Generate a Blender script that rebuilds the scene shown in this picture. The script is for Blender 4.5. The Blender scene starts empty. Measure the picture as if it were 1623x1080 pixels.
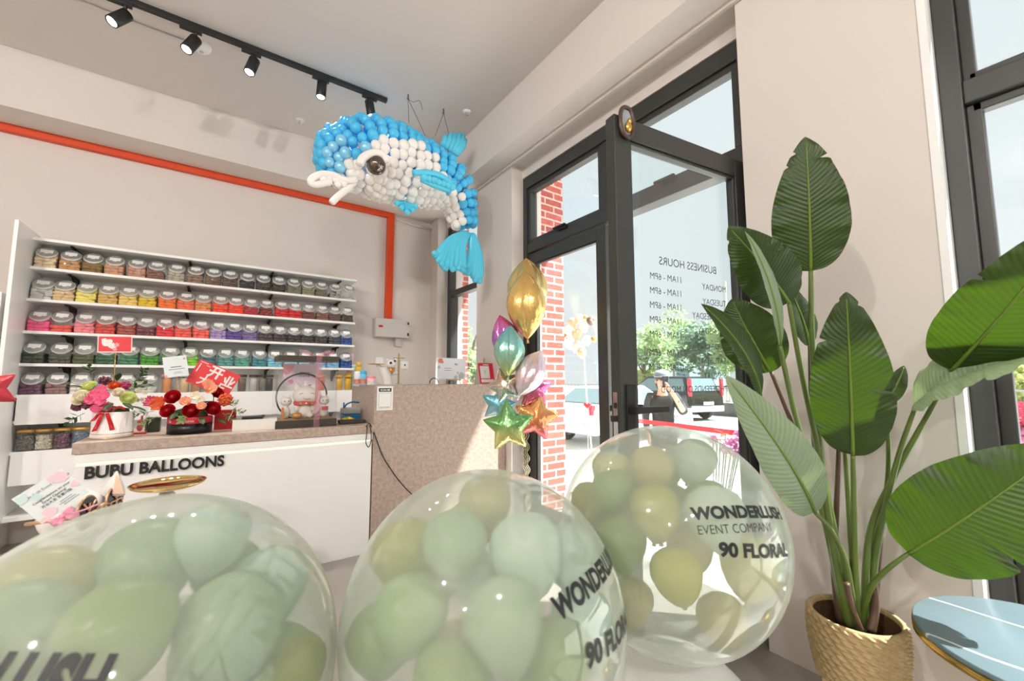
import bpy, bmesh, math, random
from mathutils import Vector, Matrix

sc = bpy.context.scene
COL = sc.collection
PI = math.pi
# ------------------------------------------------------------------ camera
FPX, YAW, PITCH, EYE = 657.9, math.radians(35.06), math.radians(5.33), 1.15
W, H = 1623.0, 1080.0
cam = bpy.data.cameras.new('camera')
cam.sensor_fit = 'HORIZONTAL'; cam.sensor_width = 36.0; cam.lens = FPX * 36.0 / W
cam.clip_start = 0.02; cam.clip_end = 300
cam.dof.use_dof = True; cam.dof.focus_distance = 2.3; cam.dof.aperture_fstop = 3.2
camo = bpy.data.objects.new('camera', cam); COL.objects.link(camo)
camo.location = (0, 0, EYE)
camo.rotation_euler = (PI / 2 + PITCH, 0, -YAW)
sc.camera = camo
# ------------------------------------------------------------------ view, world, sun, added fill lamps
sc.view_settings.view_transform = 'Standard'; sc.view_settings.look = 'None'
sc.view_settings.gamma = 1.0; sc.view_settings.use_curve_mapping = False
sc.view_settings.exposure = 0.30
sc.cycles.max_bounces = 14; sc.cycles.diffuse_bounces = 6; sc.cycles.glossy_bounces = 5
sc.cycles.transmission_bounces = 8; sc.cycles.transparent_max_bounces = 24
sc.cycles.caustics_reflective = False; sc.cycles.caustics_refractive = False
sc.cycles.sample_clamp_indirect = 4.0
sc.cycles.use_denoising = True
wd = bpy.data.worlds.new('sky'); sc.world = wd; wd.use_nodes = True
wn = wd.node_tree.nodes; wl = wd.node_tree.links
bg = wn['Background']
tc = wn.new('ShaderNodeTexCoord'); sx = wn.new('ShaderNodeSeparateXYZ'); rp = wn.new('ShaderNodeValToRGB')
wl.new(tc.outputs['Generated'], sx.inputs[0]); wl.new(sx.outputs['Z'], rp.inputs[0])
rp.color_ramp.elements[0].position = 0.0; rp.color_ramp.elements[0].color = (0.95, 0.97, 0.985, 1)
rp.color_ramp.elements[1].position = 0.9; rp.color_ramp.elements[1].color = (0.86, 0.93, 0.98, 1)
wl.new(rp.outputs[0], bg.inputs['Color']); bg.inputs['Strength'].default_value = 0.80
SUN_TO = Vector((0.41, -0.41, 0.816)).normalized()
sl = bpy.data.lights.new('sun', 'SUN'); sl.energy = 16.0; sl.angle = math.radians(0.6); sl.color = (1.0, 0.965, 0.92)
so = bpy.data.objects.new('sun', sl); COL.objects.link(so)
so.rotation_euler = SUN_TO.to_track_quat('Z', 'Y').to_euler(); so.location = (8, -8, 10)
# added fill lamps under the ceiling, unseen behind the camera, to brighten the room
FILL_LAMPS = [(-2.4, -0.2), (-0.7, -2.6), (-3.0, -2.4)]
for cx, cy in FILL_LAMPS:
    al = bpy.data.lights.new('fill_lamp_light', 'POINT'); al.shadow_soft_size = 0.05
    al.energy = 125; al.color = (1.0, 0.965, 0.93)
    ao = bpy.data.objects.new('fill_lamp_light', al); COL.objects.link(ao); ao.location = (cx, cy, 3.26)

# ------------------------------------------------------------------ helpers
FW = Vector((math.sin(YAW) * math.cos(PITCH), math.cos(YAW) * math.cos(PITCH), math.sin(PITCH)))
RT = Vector((math.cos(YAW), -math.sin(YAW), 0)); UP = RT.cross(FW)
EYEP = Vector((0, 0, EYE))
def ray(px, py): return (RT * ((px - W / 2) / FPX) - UP * ((py - H / 2) / FPX) + FW)
def on(px, py, ax, val):
    d = ray(px, py); return EYEP + d * ((val - EYEP[ax]) / d[ax])
def atd(px, py, depth): return EYEP + ray(px, py) * depth      # depth along the view axis
def s2l(c): return c / 12.92 if c <= 0.04045 else ((c + 0.055) / 1.055) ** 2.4
def rgb(r, g, b): return (s2l(r / 255), s2l(g / 255), s2l(b / 255), 1)

class MB:
    def __init__(s): s.v = []; s.f = []; s.sm = []; s.mi = []; s.uv = {}
    def add(s, verts, faces, smooth=False, mi=0):
        o = len(s.v); s.v += [tuple(v) for v in verts]
        for f in faces: s.f.append(tuple(i + o for i in f)); s.sm.append(smooth); s.mi.append(mi)
        return o
    def box(s, x0, x1, y0, y1, z0, z1, mi=0):
        v = [(x, y, z) for z in (z0, z1) for y in (y0, y1) for x in (x0, x1)]
        s.add(v, [(0, 2, 3, 1), (4, 5, 7, 6), (0, 1, 5, 4), (2, 6, 7, 3), (0, 4, 6, 2), (1, 3, 7, 5)], False, mi)
    def obox(s, c, ax, ay, az, hx, hy, hz, mi=0):
        c = Vector(c); v = []
        for k in (-1, 1):
            for j in (-1, 1):
                for i in (-1, 1): v.append(c + ax * (i * hx) + ay * (j * hy) + az * (k * hz))
        s.add(v, [(0, 2, 3, 1), (4, 5, 7, 6), (0, 1, 5, 4), (2, 6, 7, 3), (0, 4, 6, 2), (1, 3, 7, 5)], False, mi)
    def tube(s, pts, rad, n=8, caps=True, mi=0, smooth=True, closed=False):
        pts = [Vector(p) for p in pts]; m = len(pts)
        if not hasattr(rad, '__len__'): rad = [rad] * m
        t0 = (pts[1] - pts[0]).normalized()
        nn = t0.orthogonal().normalized(); vs = []
        for i, p in enumerate(pts):
            if closed: t = (pts[(i + 1) % m] - pts[i - 1]).normalized()
            else: t = (pts[min(i + 1, m - 1)] - pts[max(i - 1, 0)]).normalized()
            nn = (nn - t * nn.dot(t)).normalized(); b = t.cross(nn)
            for k in range(n):
                a = 2 * PI * k / n; vs.append(p + (nn * math.cos(a) + b * math.sin(a)) * rad[i])
        fs = []
        for i in range(m if closed else m - 1):
            j = (i + 1) % m
            for k in range(n):
                q = (k + 1) % n; fs.append((i * n + k, i * n + q, j * n + q, j * n + k))
        if caps and not closed:
            fs.append(tuple(range(n - 1, -1, -1))); fs.append(tuple((m - 1) * n + k for k in range(n)))
        s.add(vs, fs, smooth, mi)
    def cyl(s, p0, p1, r0, r1=None, n=16, mi=0, smooth=True):
        r1 = r0 if r1 is None else r1
        p0 = Vector(p0); p1 = Vector(p1); t = (p1 - p0).normalized(); a = t.orthogonal().normalized(); b = t.cross(a)
        vs = []
        for p, r in ((p0, r0), (p1, r1)):
            for k in range(n):
                w = 2 * PI * k / n; vs.append(p + (a * math.cos(w) + b * math.sin(w)) * r)
        s.add(vs, [(k, (k + 1) % n, n + (k + 1) % n, n + k) for k in range(n)], smooth, mi)
        s.add(vs, [tuple(range(n - 1, -1, -1)), tuple(range(n, 2 * n))], False, mi)
    def lathe(s, prof, n=24, M=None, mi=0, smooth=True, mod=None, caps=False):
        vs = []; M = M or Matrix()
        for i, (r, z) in enumerate(prof):
            for k in range(n):
                a = 2 * PI * k / n; rr = r * (mod(a, i, z) if mod else 1)
                vs.append(M @ Vector((rr * math.cos(a), rr * math.sin(a), z)))
        m = len(prof)
        fs = [(i * n + k, i * n + (k + 1) % n, (i + 1) * n + (k + 1) % n, (i + 1) * n + k) for i in range(m - 1) for k in range(n)]
        if caps and prof[0][0] > 1e-5: fs.append(tuple(range(n - 1, -1, -1)))
        if caps and prof[-1][0] > 1e-5: fs.append(tuple((m - 1) * n + k for k in range(n)))
        s.add(vs, fs, smooth, mi)
    def sphere(s, c, r, n=16, m=10, R=None, mi=0):
        if not hasattr(r, '__len__'): r = (r, r, r)
        c = Vector(c); vs = []; fs = []
        for i in range(m + 1):
            t = PI * i / m
            for k in range(n):
                a = 2 * PI * k / n
                q = Vector((r[0] * math.sin(t) * math.cos(a), r[1] * math.sin(t) * math.sin(a), r[2] * math.cos(t)))
                vs.append(c + (R @ q if R else q))
        for i in range(m):
            for k in range(n): fs.append((i * n + k, (i + 1) * n + k, (i + 1) * n + (k + 1) % n, i * n + (k + 1) % n))
        s.add(vs, fs, True, mi)
    def grid(s, fn, nu, nv, smooth=True, mi=0, flip=False, uv=False):
        vs = [fn(i / nu, j / nv) for i in range(nu + 1) for j in range(nv + 1)]
        fs = []
        for i in range(nu):
            for j in range(nv):
                a = i * (nv + 1) + j; q = (a, a + nv + 1, a + nv + 2, a + 1)
                fs.append(q[::-1] if flip else q)
        o = s.add(vs, fs, smooth, mi)
        if uv:
            for i in range(nu + 1):
                for j in range(nv + 1): s.uv[o + i * (nv + 1) + j] = (i / nu, j / nv)
    def prism(s, poly, M, d, mi=0):
        n = len(poly)
        vs = [M @ Vector((x, y, 0)) for x, y in poly] + [M @ Vector((x, y, d)) for x, y in poly]
        s.add(vs, [tuple(range(n - 1, -1, -1)), tuple(range(n, 2 * n))] + [(k, (k + 1) % n, n + (k + 1) % n, n + k) for k in range(n)], False, mi)
    def build(s, name, mat, parent=None, bevel=0, seg=2, loc=None, sub=0, solid=0):
        me = bpy.data.meshes.new(name); me.from_pydata(s.v, [], s.f); me.update()
        me.polygons.foreach_set('use_smooth', s.sm); me.polygons.foreach_set('material_index', s.mi)
        if s.uv:
            ul = me.uv_layers.new(name='UVMap')
            for l in me.loops: ul.data[l.index].uv = s.uv.get(l.vertex_index, (0, 0))
        for mm in (mat if isinstance(mat, (list, tuple)) else [mat]): me.materials.append(mm)
        o = bpy.data.objects.new(name, me); COL.objects.link(o)
        if parent: o.parent = parent
        if loc: o.location = loc
        if solid:
            d = o.modifiers.new('thick', 'SOLIDIFY'); d.thickness = solid
        if bevel:
            b = o.modifiers.new('edge', 'BEVEL'); b.width = bevel; b.segments = seg; b.limit_method = 'ANGLE'
        if sub:
            d = o.modifiers.new('smooth', 'SUBSURF'); d.levels = sub; d.render_levels = sub
        return o

def tag(o, label, cat, group=None, kind=None):
    if label: o['label'] = label
    if cat: o['category'] = cat
    if group: o['group'] = group
    if kind: o['kind'] = kind
    return o
def thing(name, label, cat, loc=(0, 0, 0), rz=0, group=None):
    o = bpy.data.objects.new(name, None); COL.objects.link(o); o.empty_display_size = 0.05
    o.location = loc; o.rotation_euler = (0, 0, rz)
    return tag(o, label, cat, group)
def struct(o): o['kind'] = 'structure'; return o
def dup(root, loc=None, rot=None, label=None, group=None):
    r = root.copy(); COL.objects.link(r)
    if loc is not None: r.location = loc
    if rot is not None: r.rotation_euler = rot
    if label: r['label'] = label
    if group: r['group'] = group
    for ch in list(root.children):
        c = ch.copy(); COL.objects.link(c); c.parent = r
        for g in list(ch.children):
            d = g.copy(); COL.objects.link(d); d.parent = c
    return r
def text_geo(body, size=1.0, bold=0.0, align='LEFT', shear=0.0):
    c = bpy.data.curves.new('writing', 'FONT'); c.body = body; c.size = size; c.offset = bold * size; c.align_x = align; c.shear = shear
    c.resolution_u = 4
    o = bpy.data.objects.new('writing', c); COL.objects.link(o)
    dg = bpy.context.evaluated_depsgraph_get()
    me = bpy.data.meshes.new_from_object(o.evaluated_get(dg))
    v = [tuple(p.co) for p in me.vertices]; f = [tuple(p.vertices) for p in me.polygons]
    bpy.data.objects.remove(o); bpy.data.curves.remove(c); bpy.data.meshes.remove(me)
    return v, f
def add_text(mb, body, size, M, bold=0.0, align='LEFT', sx=1.0, depth=0.0, mi=0, shear=0.0, mirror=False):
    v, f = text_geo(body, size, bold, align, shear)
    k = -1 if mirror else 1
    mb.add([M @ Vector((x * sx * k, y, z + depth)) for x, y, z in v], [q[::k] for q in f], False, mi)
    if depth:
        n = len(v); bm = {}
        for q in f:
            for a, b in zip(q, q[1:] + q[:1]): bm[(a, b)] = 1
        ed = [(a, b) for (a, b) in bm if (b, a) not in bm]
        vs = [M @ Vector((x * sx * k, y, z)) for x, y, z in v] + [M @ Vector((x * sx * k, y, z + depth)) for x, y, z in v]
        mb.add(vs, [(a, b, n + b, n + a) for a, b in ed], False, mi)
def frame3(o, x, y, z):
    M = Matrix((x, y, z)).transposed().to_4x4(); M.translation = o; return M

# ------------------------------------------------------------------ materials
MATS = {}
def P(name, col, rough=0.5, metal=0.0, noise=0.06, nscale=8.0, bump=0.0, bscale=60.0, coat=0.0, trans=0.0, spec=0.5, sss=0.0):
    if name in MATS: return MATS[name]
    m = bpy.data.materials.new(name); m.use_nodes = True; n = m.node_tree.nodes; l = m.node_tree.links
    b = n['Principled BSDF']; b.inputs['Roughness'].default_value = rough; b.inputs['Metallic'].default_value = metal
    b.inputs['Coat Weight'].default_value = coat; b.inputs['Specular IOR Level'].default_value = spec
    if noise > 0:
        t = n.new('ShaderNodeTexCoord'); z = n.new('ShaderNodeTexNoise'); z.inputs['Scale'].default_value = nscale
        z.inputs['Detail'].default_value = 4
        l.new(t.outputs['Object'], z.inputs['Vector'])
        mx = n.new('ShaderNodeMix'); mx.data_type = 'RGBA'
        a = [max(0, c * (1 - noise)) for c in col[:3]] + [1]; c2 = [min(1, c * (1 + noise)) for c in col[:3]] + [1]
        mx.inputs[6].default_value = a; mx.inputs[7].default_value = c2
        l.new(z.outputs[0], mx.inputs[0]); l.new(mx.outputs[2], b.inputs['Base Color'])
    else: b.inputs['Base Color'].default_value = col
    if bump > 0:
        t = n.new('ShaderNodeTexCoord'); z = n.new('ShaderNodeTexNoise'); z.inputs['Scale'].default_value = bscale
        l.new(t.outputs['Object'], z.inputs['Vector'])
        bp = n.new('ShaderNodeBump'); bp.inputs['Strength'].default_value = bump; bp.inputs['Distance'].default_value = 0.01
        l.new(z.outputs[0], bp.inputs['Height']); l.new(bp.outputs[0], b.inputs['Normal'])
    if trans > 0:
        o = n['Material Output']; tr = n.new('ShaderNodeBsdfTranslucent'); tr.inputs['Color'].default_value = col
        ms = n.new('ShaderNodeMixShader'); ms.inputs[0].default_value = trans
        l.new(b.outputs[0], ms.inputs[1]); l.new(tr.outputs[0], ms.inputs[2]); l.new(ms.outputs[0], o.inputs['Surface'])
    MATS[name] = m; return m
def clear(name, tint=(1, 1, 1, 1), gloss=1.0, rough=0.03, milk=0.0, milkcol=(0.9, 0.92, 0.9, 1), base=0.03, edge=0.5, milkedge=0.0):
    """thin see-through film: transparent, a mirror layer that grows at grazing angles, and a milky share"""
    if name in MATS: return MATS[name]
    m = bpy.data.materials.new(name); m.use_nodes = True; n = m.node_tree.nodes; l = m.node_tree.links
    n.remove(n['Principled BSDF']); o = n['Material Output']
    t = n.new('ShaderNodeBsdfTransparent'); t.inputs['Color'].default_value = tint
    g = n.new('ShaderNodeBsdfGlossy'); g.inputs['Roughness'].default_value = rough; g.inputs['Color'].default_value = (1, 1, 1, 1)
    lw = n.new('ShaderNodeLayerWeight'); lw.inputs['Blend'].default_value = 0.5
    pw = n.new('ShaderNodeMath'); pw.operation = 'POWER'; pw.inputs[1].default_value = 3.0
    l.new(lw.outputs['Facing'], pw.inputs[0])
    ma = n.new('ShaderNodeMath'); ma.operation = 'MULTIPLY_ADD'; ma.inputs[1].default_value = edge * gloss; ma.inputs[2].default_value = base * gloss
    l.new(pw.outputs[0], ma.inputs[0])
    cur = t
    if milk > 0:
        d = n.new('ShaderNodeBsdfDiffuse'); d.inputs['Color'].default_value = milkcol
        tl = n.new('ShaderNodeBsdfTranslucent'); tl.inputs['Color'].default_value = milkcol
        mm = n.new('ShaderNodeMixShader'); mm.inputs[0].default_value = 0.5; l.new(d.outputs[0], mm.inputs[1]); l.new(tl.outputs[0], mm.inputs[2])
        mk = n.new('ShaderNodeMixShader')
        me_ = n.new('ShaderNodeMath'); me_.operation = 'MULTIPLY_ADD'; me_.inputs[1].default_value = milkedge; me_.inputs[2].default_value = milk
        l.new(pw.outputs[0], me_.inputs[0]); l.new(me_.outputs[0], mk.inputs[0])
        l.new(t.outputs[0], mk.inputs[1]); l.new(mm.outputs[0], mk.inputs[2]); cur = mk
    mx = n.new('ShaderNodeMixShader'); l.new(ma.outputs[0], mx.inputs[0]); l.new(cur.outputs[0], mx.inputs[1]); l.new(g.outputs[0], mx.inputs[2])
    l.new(mx.outputs[0], o.inputs['Surface']); MATS[name] = m; return m
def emit(name, col, s):
    if name in MATS: return MATS[name]
    m = bpy.data.materials.new(name); m.use_nodes = True; n = m.node_tree.nodes; b = n['Principled BSDF']
    b.inputs['Base Color'].default_value = col; b.inputs['Emission Color'].default_value = col; b.inputs['Emission Strength'].default_value = s
    MATS[name] = m; return m
def nodes_of(m): return m.node_tree.nodes, m.node_tree.links, m.node_tree.nodes['Principled BSDF']

WHITE = P('white_paint', rgb(218, 211, 205), 0.7, noise=0.015, nscale=1.2, bump=0.03, bscale=120)
CEILM = P('ceiling_paint', rgb(220, 213, 208), 0.8, noise=0.015, nscale=0.8)
LAM = P('white_laminate', rgb(244, 244, 243), 0.35, noise=0.01)
FRAME = P('charcoal_aluminium', rgb(62, 63, 62), 0.38, metal=0.25, noise=0.04, nscale=20)
BLACK = P('black_metal', rgb(24, 23, 23), 0.45, noise=0.05)
ORANGE = P('orange_paint', rgb(214, 66, 12), 0.45, noise=0.03)
GOLD = P('gold_metal', rgb(218, 176, 92), 0.22, metal=1.0, noise=0.03)
CHROME = P('chrome_metal', rgb(200, 200, 200), 0.15, metal=1.0, noise=0.02)
GLASS = clear('window_glass', (0.95, 0.98, 0.975, 1), 1.0, 0.0, base=0.03, edge=0.55)
DOORGLASS = clear('door_glass', (0.92, 0.965, 0.96, 1), 1.0, 0.0, base=0.04, edge=0.45)
PAPER = P('white_paper', rgb(240, 240, 238), 0.8, noise=0.01)
INK = P('black_ink', rgb(20, 20, 22), 0.5, noise=0.02)
LEAFG = P('small_leaf_green', rgb(52, 82, 42), 0.45, noise=0.25, nscale=30, trans=0.25)
STONE = P('stone_laminate', rgb(186, 163, 148), 0.5, noise=0.10, nscale=45)
_n, _l, _b = nodes_of(STONE)
_t = _n.new('ShaderNodeTexCoord'); _z = _n.new('ShaderNodeTexNoise'); _z.inputs['Scale'].default_value = 42; _z.inputs['Detail'].default_value = 8; _z.inputs['Roughness'].default_value = 0.75
_r = _n.new('ShaderNodeValToRGB'); _r.color_ramp.elements[0].position = 0.36; _r.color_ramp.elements[1].position = 0.64
_r.color_ramp.elements[0].color = rgb(160, 141, 128); _r.color_ramp.elements[1].color = rgb(194, 176, 163)
_l.new(_t.outputs['Object'], _z.inputs['Vector']); _l.new(_z.outputs[0], _r.inputs[0]); _l.new(_r.outputs[0], _b.inputs['Base Color'])
FLOORM = P('concrete_floor', rgb(160, 154, 147), 0.35, noise=0.10, nscale=3.0, bump=0.02, bscale=30)
# ------------------------------------------------------------------ room shell
XP, XW, XB = 1.976, 2.125, 1.78          # pier face, window plane, beam face
YB, YBM, ZS, ZC = 4.50, 4.165, 3.006, 3.43
XL, YR = -4.2, -5.0                        # far left wall and the wall behind the camera
m = MB(); m.box(XL - .1, 2.3, YR - .1, 4.7, -0.1, 0); struct(m.build('floor', FLOORM))
m = MB(); m.box(XL - .1, 2.3, YR - .1, 4.7, ZC, ZC + .1); struct(m.build('ceiling', CEILM))
m = MB(); m.box(XL - .1, 2.3, YB, YB + .2, 0, ZC); struct(m.build('wall_back', WHITE))
m = MB(); m.box(XL - .2, XL, YR - .1, 4.7, 0, ZC); struct(m.build('wall_left', WHITE))
m = MB(); m.box(XL, 2.3, YR - .2, YR, 0, ZC); struct(m.build('wall_rear', WHITE))
m = MB(); m.box(XL, XB, YBM, YB, ZS, ZC); struct(m.build('beam_back', WHITE))
m = MB(); m.box(XB, 2.3, YR, YB, ZS, ZC); struct(m.build('beam_right', WHITE))
RY0 = -3.3                                 # near end of the right-hand window
m = MB()
for y0, y1 in ((4.30, YB), (2.82, 3.405), (0.29, 0.91), (YR, RY0)):
    m.box(XP, 2.30, y0, y1, 0, ZS)
for y0, y1 in ((3.405, 4.30), (0.91, 2.82), (RY0, 0.29)):
    m.box(2.09, 2.30, y0, y1, 2.905, ZS)
m.box(2.05, 2.30, 3.405, 4.30, 0, 1.0)     # sill wall under the small window
struct(m.build('wall_right', WHITE))
# white corner bead on the pier edge beside the right window
m = MB(); m.box(XP - .004, XP + .05, 0.268, 0.29, 0, ZS); m.box(XP + .05, XW + .02, 0.272, 0.29, 0, ZS)
struct(m.build('trim_1', P('white_gloss_trim', rgb(238, 240, 240), 0.4, noise=0.01)))

def bars(mb, x0, x1, lst):
    for y0, y1, z0, z1 in lst: mb.box(x0, x1, y0, y1, z0, z1)
def lever(mb, y, z, x, s=1):
    mb.box(x - .03, x, y - .045, y + .045, z - .012, z + .014); mb.box(x - .045, x - .025, y - .05 * s, y + .085 * s, z + .006, z + .02)
# main shop window with upper lights: outer frame, mullion, transom
def upper_light(p, y0, y1):
    a = MB(); bars(a, XW - .012, XW + .05, [(y0, y1, 2.30, 2.338), (y0, y1, 2.762, 2.80), (y0, y0 + .038, 2.338, 2.762), (y1 - .038, y1, 2.338, 2.762)])
    s = a.build('window_sash', FRAME, p, bevel=.003)
    a = MB(); a.box(XW + .014, XW + .02, y0 + .03, y1 - .03, 2.33, 2.77); a.build('pane', GLASS, s)
    a = MB(); lever(a, (y0 + y1) / 2 - .03, 2.31, XW - .012); a.build('window_handle', BLACK, s, bevel=.002)
win = MB()
bars(win, XW - .03, XW + .09, [(0.912, 2.818, 2.80, 2.90), (2.77, 2.818, 0, 2.80), (0.912, 0.972, 0, 2.80)])
bars(win, XW - .02, XW + .08, [(1.862, 1.915, 2.30, 2.80), (0.972, 2.77, 2.225, 2.30)])
w1 = win.build('window_1', FRAME, bevel=.004); struct(w1)
upper_light(w1, 1.915, 2.77); upper_light(w1, 0.972, 1.862)
# small corner window
a = MB(); bars(a, XW - .02, XW + .07, [(4.255, 4.30, 1.0, 2.9), (3.41, 3.45, 1.0, 2.9), (3.45, 4.255, 2.85, 2.9), (3.45, 4.255, 1.0, 1.05), (3.45, 4.255, 2.085, 2.15), (4.20, 4.255, 1.05, 2.085)])
w2 = a.build('window_2', FRAME, bevel=.004); struct(w2)
a = MB(); a.box(XW + .02, XW + .026, 3.44, 4.26, 1.04, 2.86); a.build('pane', GLASS, w2)
# right-hand window
a = MB(); bars(a, XW - .03, XW + .09, [(0.215, 0.272, 0, 2.9), (RY0, RY0 + .05, 0, 2.9), (RY0, .272, 2.85, 2.9), (RY0, .272, 0, .06), (-1.55, -1.49, 0, 2.9)])
bars(a, XW - .02, XW + .08, [(RY0 + .05, .215, 2.12, 2.205)])
bars(a, XW + .005, XW + .05, [(0.175, 0.215, .06, 2.12), (0.18, .215, 2.205, 2.85), (RY0 + .05, .2, 2.205, 2.235), (RY0 + .05, .2, 2.09, 2.12)])
w3 = a.build('window_3', FRAME, bevel=.004); struct(w3)
a = MB(); a.box(XW + .03, XW + .036, RY0 + .04, .20, .05, 2.86); a.build('pane', GLASS, w3)

# door leaves
def leaf(p, wid, mirror_side, glass):
    """door leaf in local space: hinge at x=0, runs along +x, room face towards -y"""
    s = .085; a = MB(); t = .026
    a.box(0, s, -t, t, .01, 2.215); a.box(wid - s, wid, -t, t, .01, 2.215)
    a.box(s, wid - s, -t, t, 2.125, 2.215); a.box(s, wid - s, -t, t, .01, .14)
    g = .012
    a.box(s, s + g, -t + .008, t - .008, .14, 2.125); a.box(wid - s - g, wid - s, -t + .008, t - .008, .14, 2.125)
    a.box(s, wid - s, -t + .008, t - .008, 2.113, 2.125); a.box(s, wid - s, -t + .008, t - .008, .14, .152)
    f = a.build('door_frame', FRAME, p, bevel=.003)
    a = MB(); a.box(s, wid - s, -.004, .004, .14, 2.125); a.build('pane', glass, p)
    return f
d1 = bpy.data.objects.new('door_1', None); COL.objects.link(d1); struct(d1)
d1.location = (XW + .02, 2.768, 0); d1.rotation_euler = (0, 0, -PI / 2)
leaf(d1, .865, 1, GLASS)
HINGE = Vector((2.075, .968, 0)); TIP = Vector((1.243, 1.080, 0))
dd = (TIP - HINGE); DANG = math.atan2(dd.y, dd.x)
d2 = bpy.data.objects.new('door_2', None); COL.objects.link(d2); struct(d2)
# the leaf runs along local +x; its room face must look towards the camera (-y world), so flip with a half turn
d2.location = HINGE; d2.rotation_euler = (0, 0, DANG)
DW = dd.length
# local +x = towards the tip (-x world) so local +y looks to -y world: the room side is local +y
leaf(d2, DW, 1, DOORGLASS)
a = MB(); hx = DW - .045
a.box(hx - .022, hx + .022, .026, .036, .93, 1.13)
a.box(hx - .014, hx + .014, .036, .075, 1.02, 1.048); a.box(hx - .155, hx + .012, .06, .078, 1.022, 1.046)
a.box(hx - .022, hx + .022, -.036, -.026, .93, 1.13); a.box(hx - .155, hx + .012, -.078, -.06, 1.022, 1.046)
a.build('door_handle', BLACK, d2, bevel=.003)
a = MB(); a.box(DW, DW + .004, -.012, .012, .62, 1.10); lk = a.build('lock_plate', CHROME, d2)
a = MB(); a.box(DW + .004, DW + .022, -.008, .008, .99, 1.012); a.box(DW + .004, DW + .006, -.007, .007, 1.04, 1.06); a.build('latch', BLACK, lk)
# lettering on the outside of the glass, read in mirror from the room
a = MB()
def doortext(s, px, py, size, align='CENTER', bold=.0):
    q = on(px, py, 1, 1.05); r = EYEP + ray(px, py)
    # meet the ray with the plane of the leaf
    nrm = Vector((-math.sin(DANG), math.cos(DANG), 0)); d = ray(px, py)
    t = (HINGE - EYEP).dot(nrm) / d.dot(nrm); q = EYEP + d * t
    lx = (q - HINGE).dot(dd.normalized())
    # seen from outside (local -y side) text runs along +x local; from the room it is mirrored
    M = frame3((lx, -.0055, q.z), (1, 0, 0), (0, 0, 1), (0, -1, 0))
    add_text(a, s, size, M, bold, align, sx=.95)
doortext('BUSINESS HOURS', 1094, 427, .050)
days = ['MONDAY', 'TUESDAY', 'WEDNESDAY', 'THURSDAY', 'FRIDAY', 'SATURDAY', 'SUNDAY']
hours = ['11AM - 6PM'] * 6 + ['11AM - 4PM']
for i, (dn, hr) in enumerate(zip(days, hours)):
    y = 453 + i * 22.7
    doortext(dn, 1153, y + 11, .040, 'LEFT'); doortext(hr, 1058, y - 8 if i < 5 else y - 2 , .040)
doortext('PH DEPENDS ON MOOD', 1105, 622, .040); doortext('011 - 225 6602   016 - 504', 1108, 639, .024)
le = a.build('lettering', INK, d2)
# gold oval plate clipped to the head of the open leaf
r = thing('door_plaque', 'small oval gold plaque in a dark rim on the open door top', 'plaque', (0, 0, 0))
nrm = Vector((math.sin(DANG), -math.cos(DANG), 0)); c0 = HINGE + dd * .945 + Vector((0, 0, 2.19)) - nrm * .028
c0 = HINGE + dd.normalized() * (DW - .055) + Vector((0, 0, 2.185)); yd = Vector((0, -1, 0)); yd = Vector((dd.y, -dd.x, 0)).normalized()
if yd.y > 0: yd = -yd
r.location = c0 + yd * .027
ux = dd.normalized() * -1; uz = Vector((0, 0, 1))
a = MB(); pts = []
for k in range(32):
    t = 2 * PI * k / 32; e = .6
    pts.append(ux * (.034 * math.copysign(abs(math.cos(t)) ** .8, math.cos(t))) + uz * (.062 * math.copysign(abs(math.sin(t)) ** .8, math.sin(t))) + yd * .012)
a.tube(pts, .009, 8, closed=True); a.build('rim', P('dark_brown_rim', rgb(72, 52, 40), .35, noise=.1), r)
a = MB(); a.add(pts + [p - yd * .01 for p in pts], [tuple(range(32)), tuple(range(63, 31, -1))] + [(k, k + 32, (k + 1) % 32 + 32, (k + 1) % 32) for k in range(32)]); a.build('plate', P('grey_plate', rgb(150, 160, 165), .3, noise=.05), r)
a = MB(); a.sphere(yd * .02 + uz * -.025 + ux * .002, (.018, .012, .022), 12, 8); a.sphere(yd * .02 + uz * .002 + ux * .008, (.009, .009, .014), 10, 6); a.build('ornament', GOLD, r)

# slim white conduit under the beam, cable trunking
a = MB(); a.box(XP - .022, XP - .004, 0.2, 3.6, ZS - .022, ZS); struct(a.build('trim_2', WHITE))
# orange trunking along the back wall, down to the breaker box
PX1 = 1.478
a = MB(); a.box(XL, PX1 + .038, YB - .05, YB, 2.95, ZS); a.box(PX1 - .038 + .0, PX1 + .038, YB - .05, YB, 1.80, 2.95)
tag(a.build('conduit', ORANGE, bevel=.004), 'orange cable trunking along the back wall and down to the grey box', 'cable trunking')
a = MB(); a.tube([(PX1 + .04, YB - .02, 2.96), (1.6, YB - .02, 2.95), (1.75, YB - .02, 2.93), (XP, YB - .02, 2.93)], .012, 8)
tag(a.build('pipe', WHITE), 'thin white pipe running from orange trunking to the window wall', 'pipe')
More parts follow.
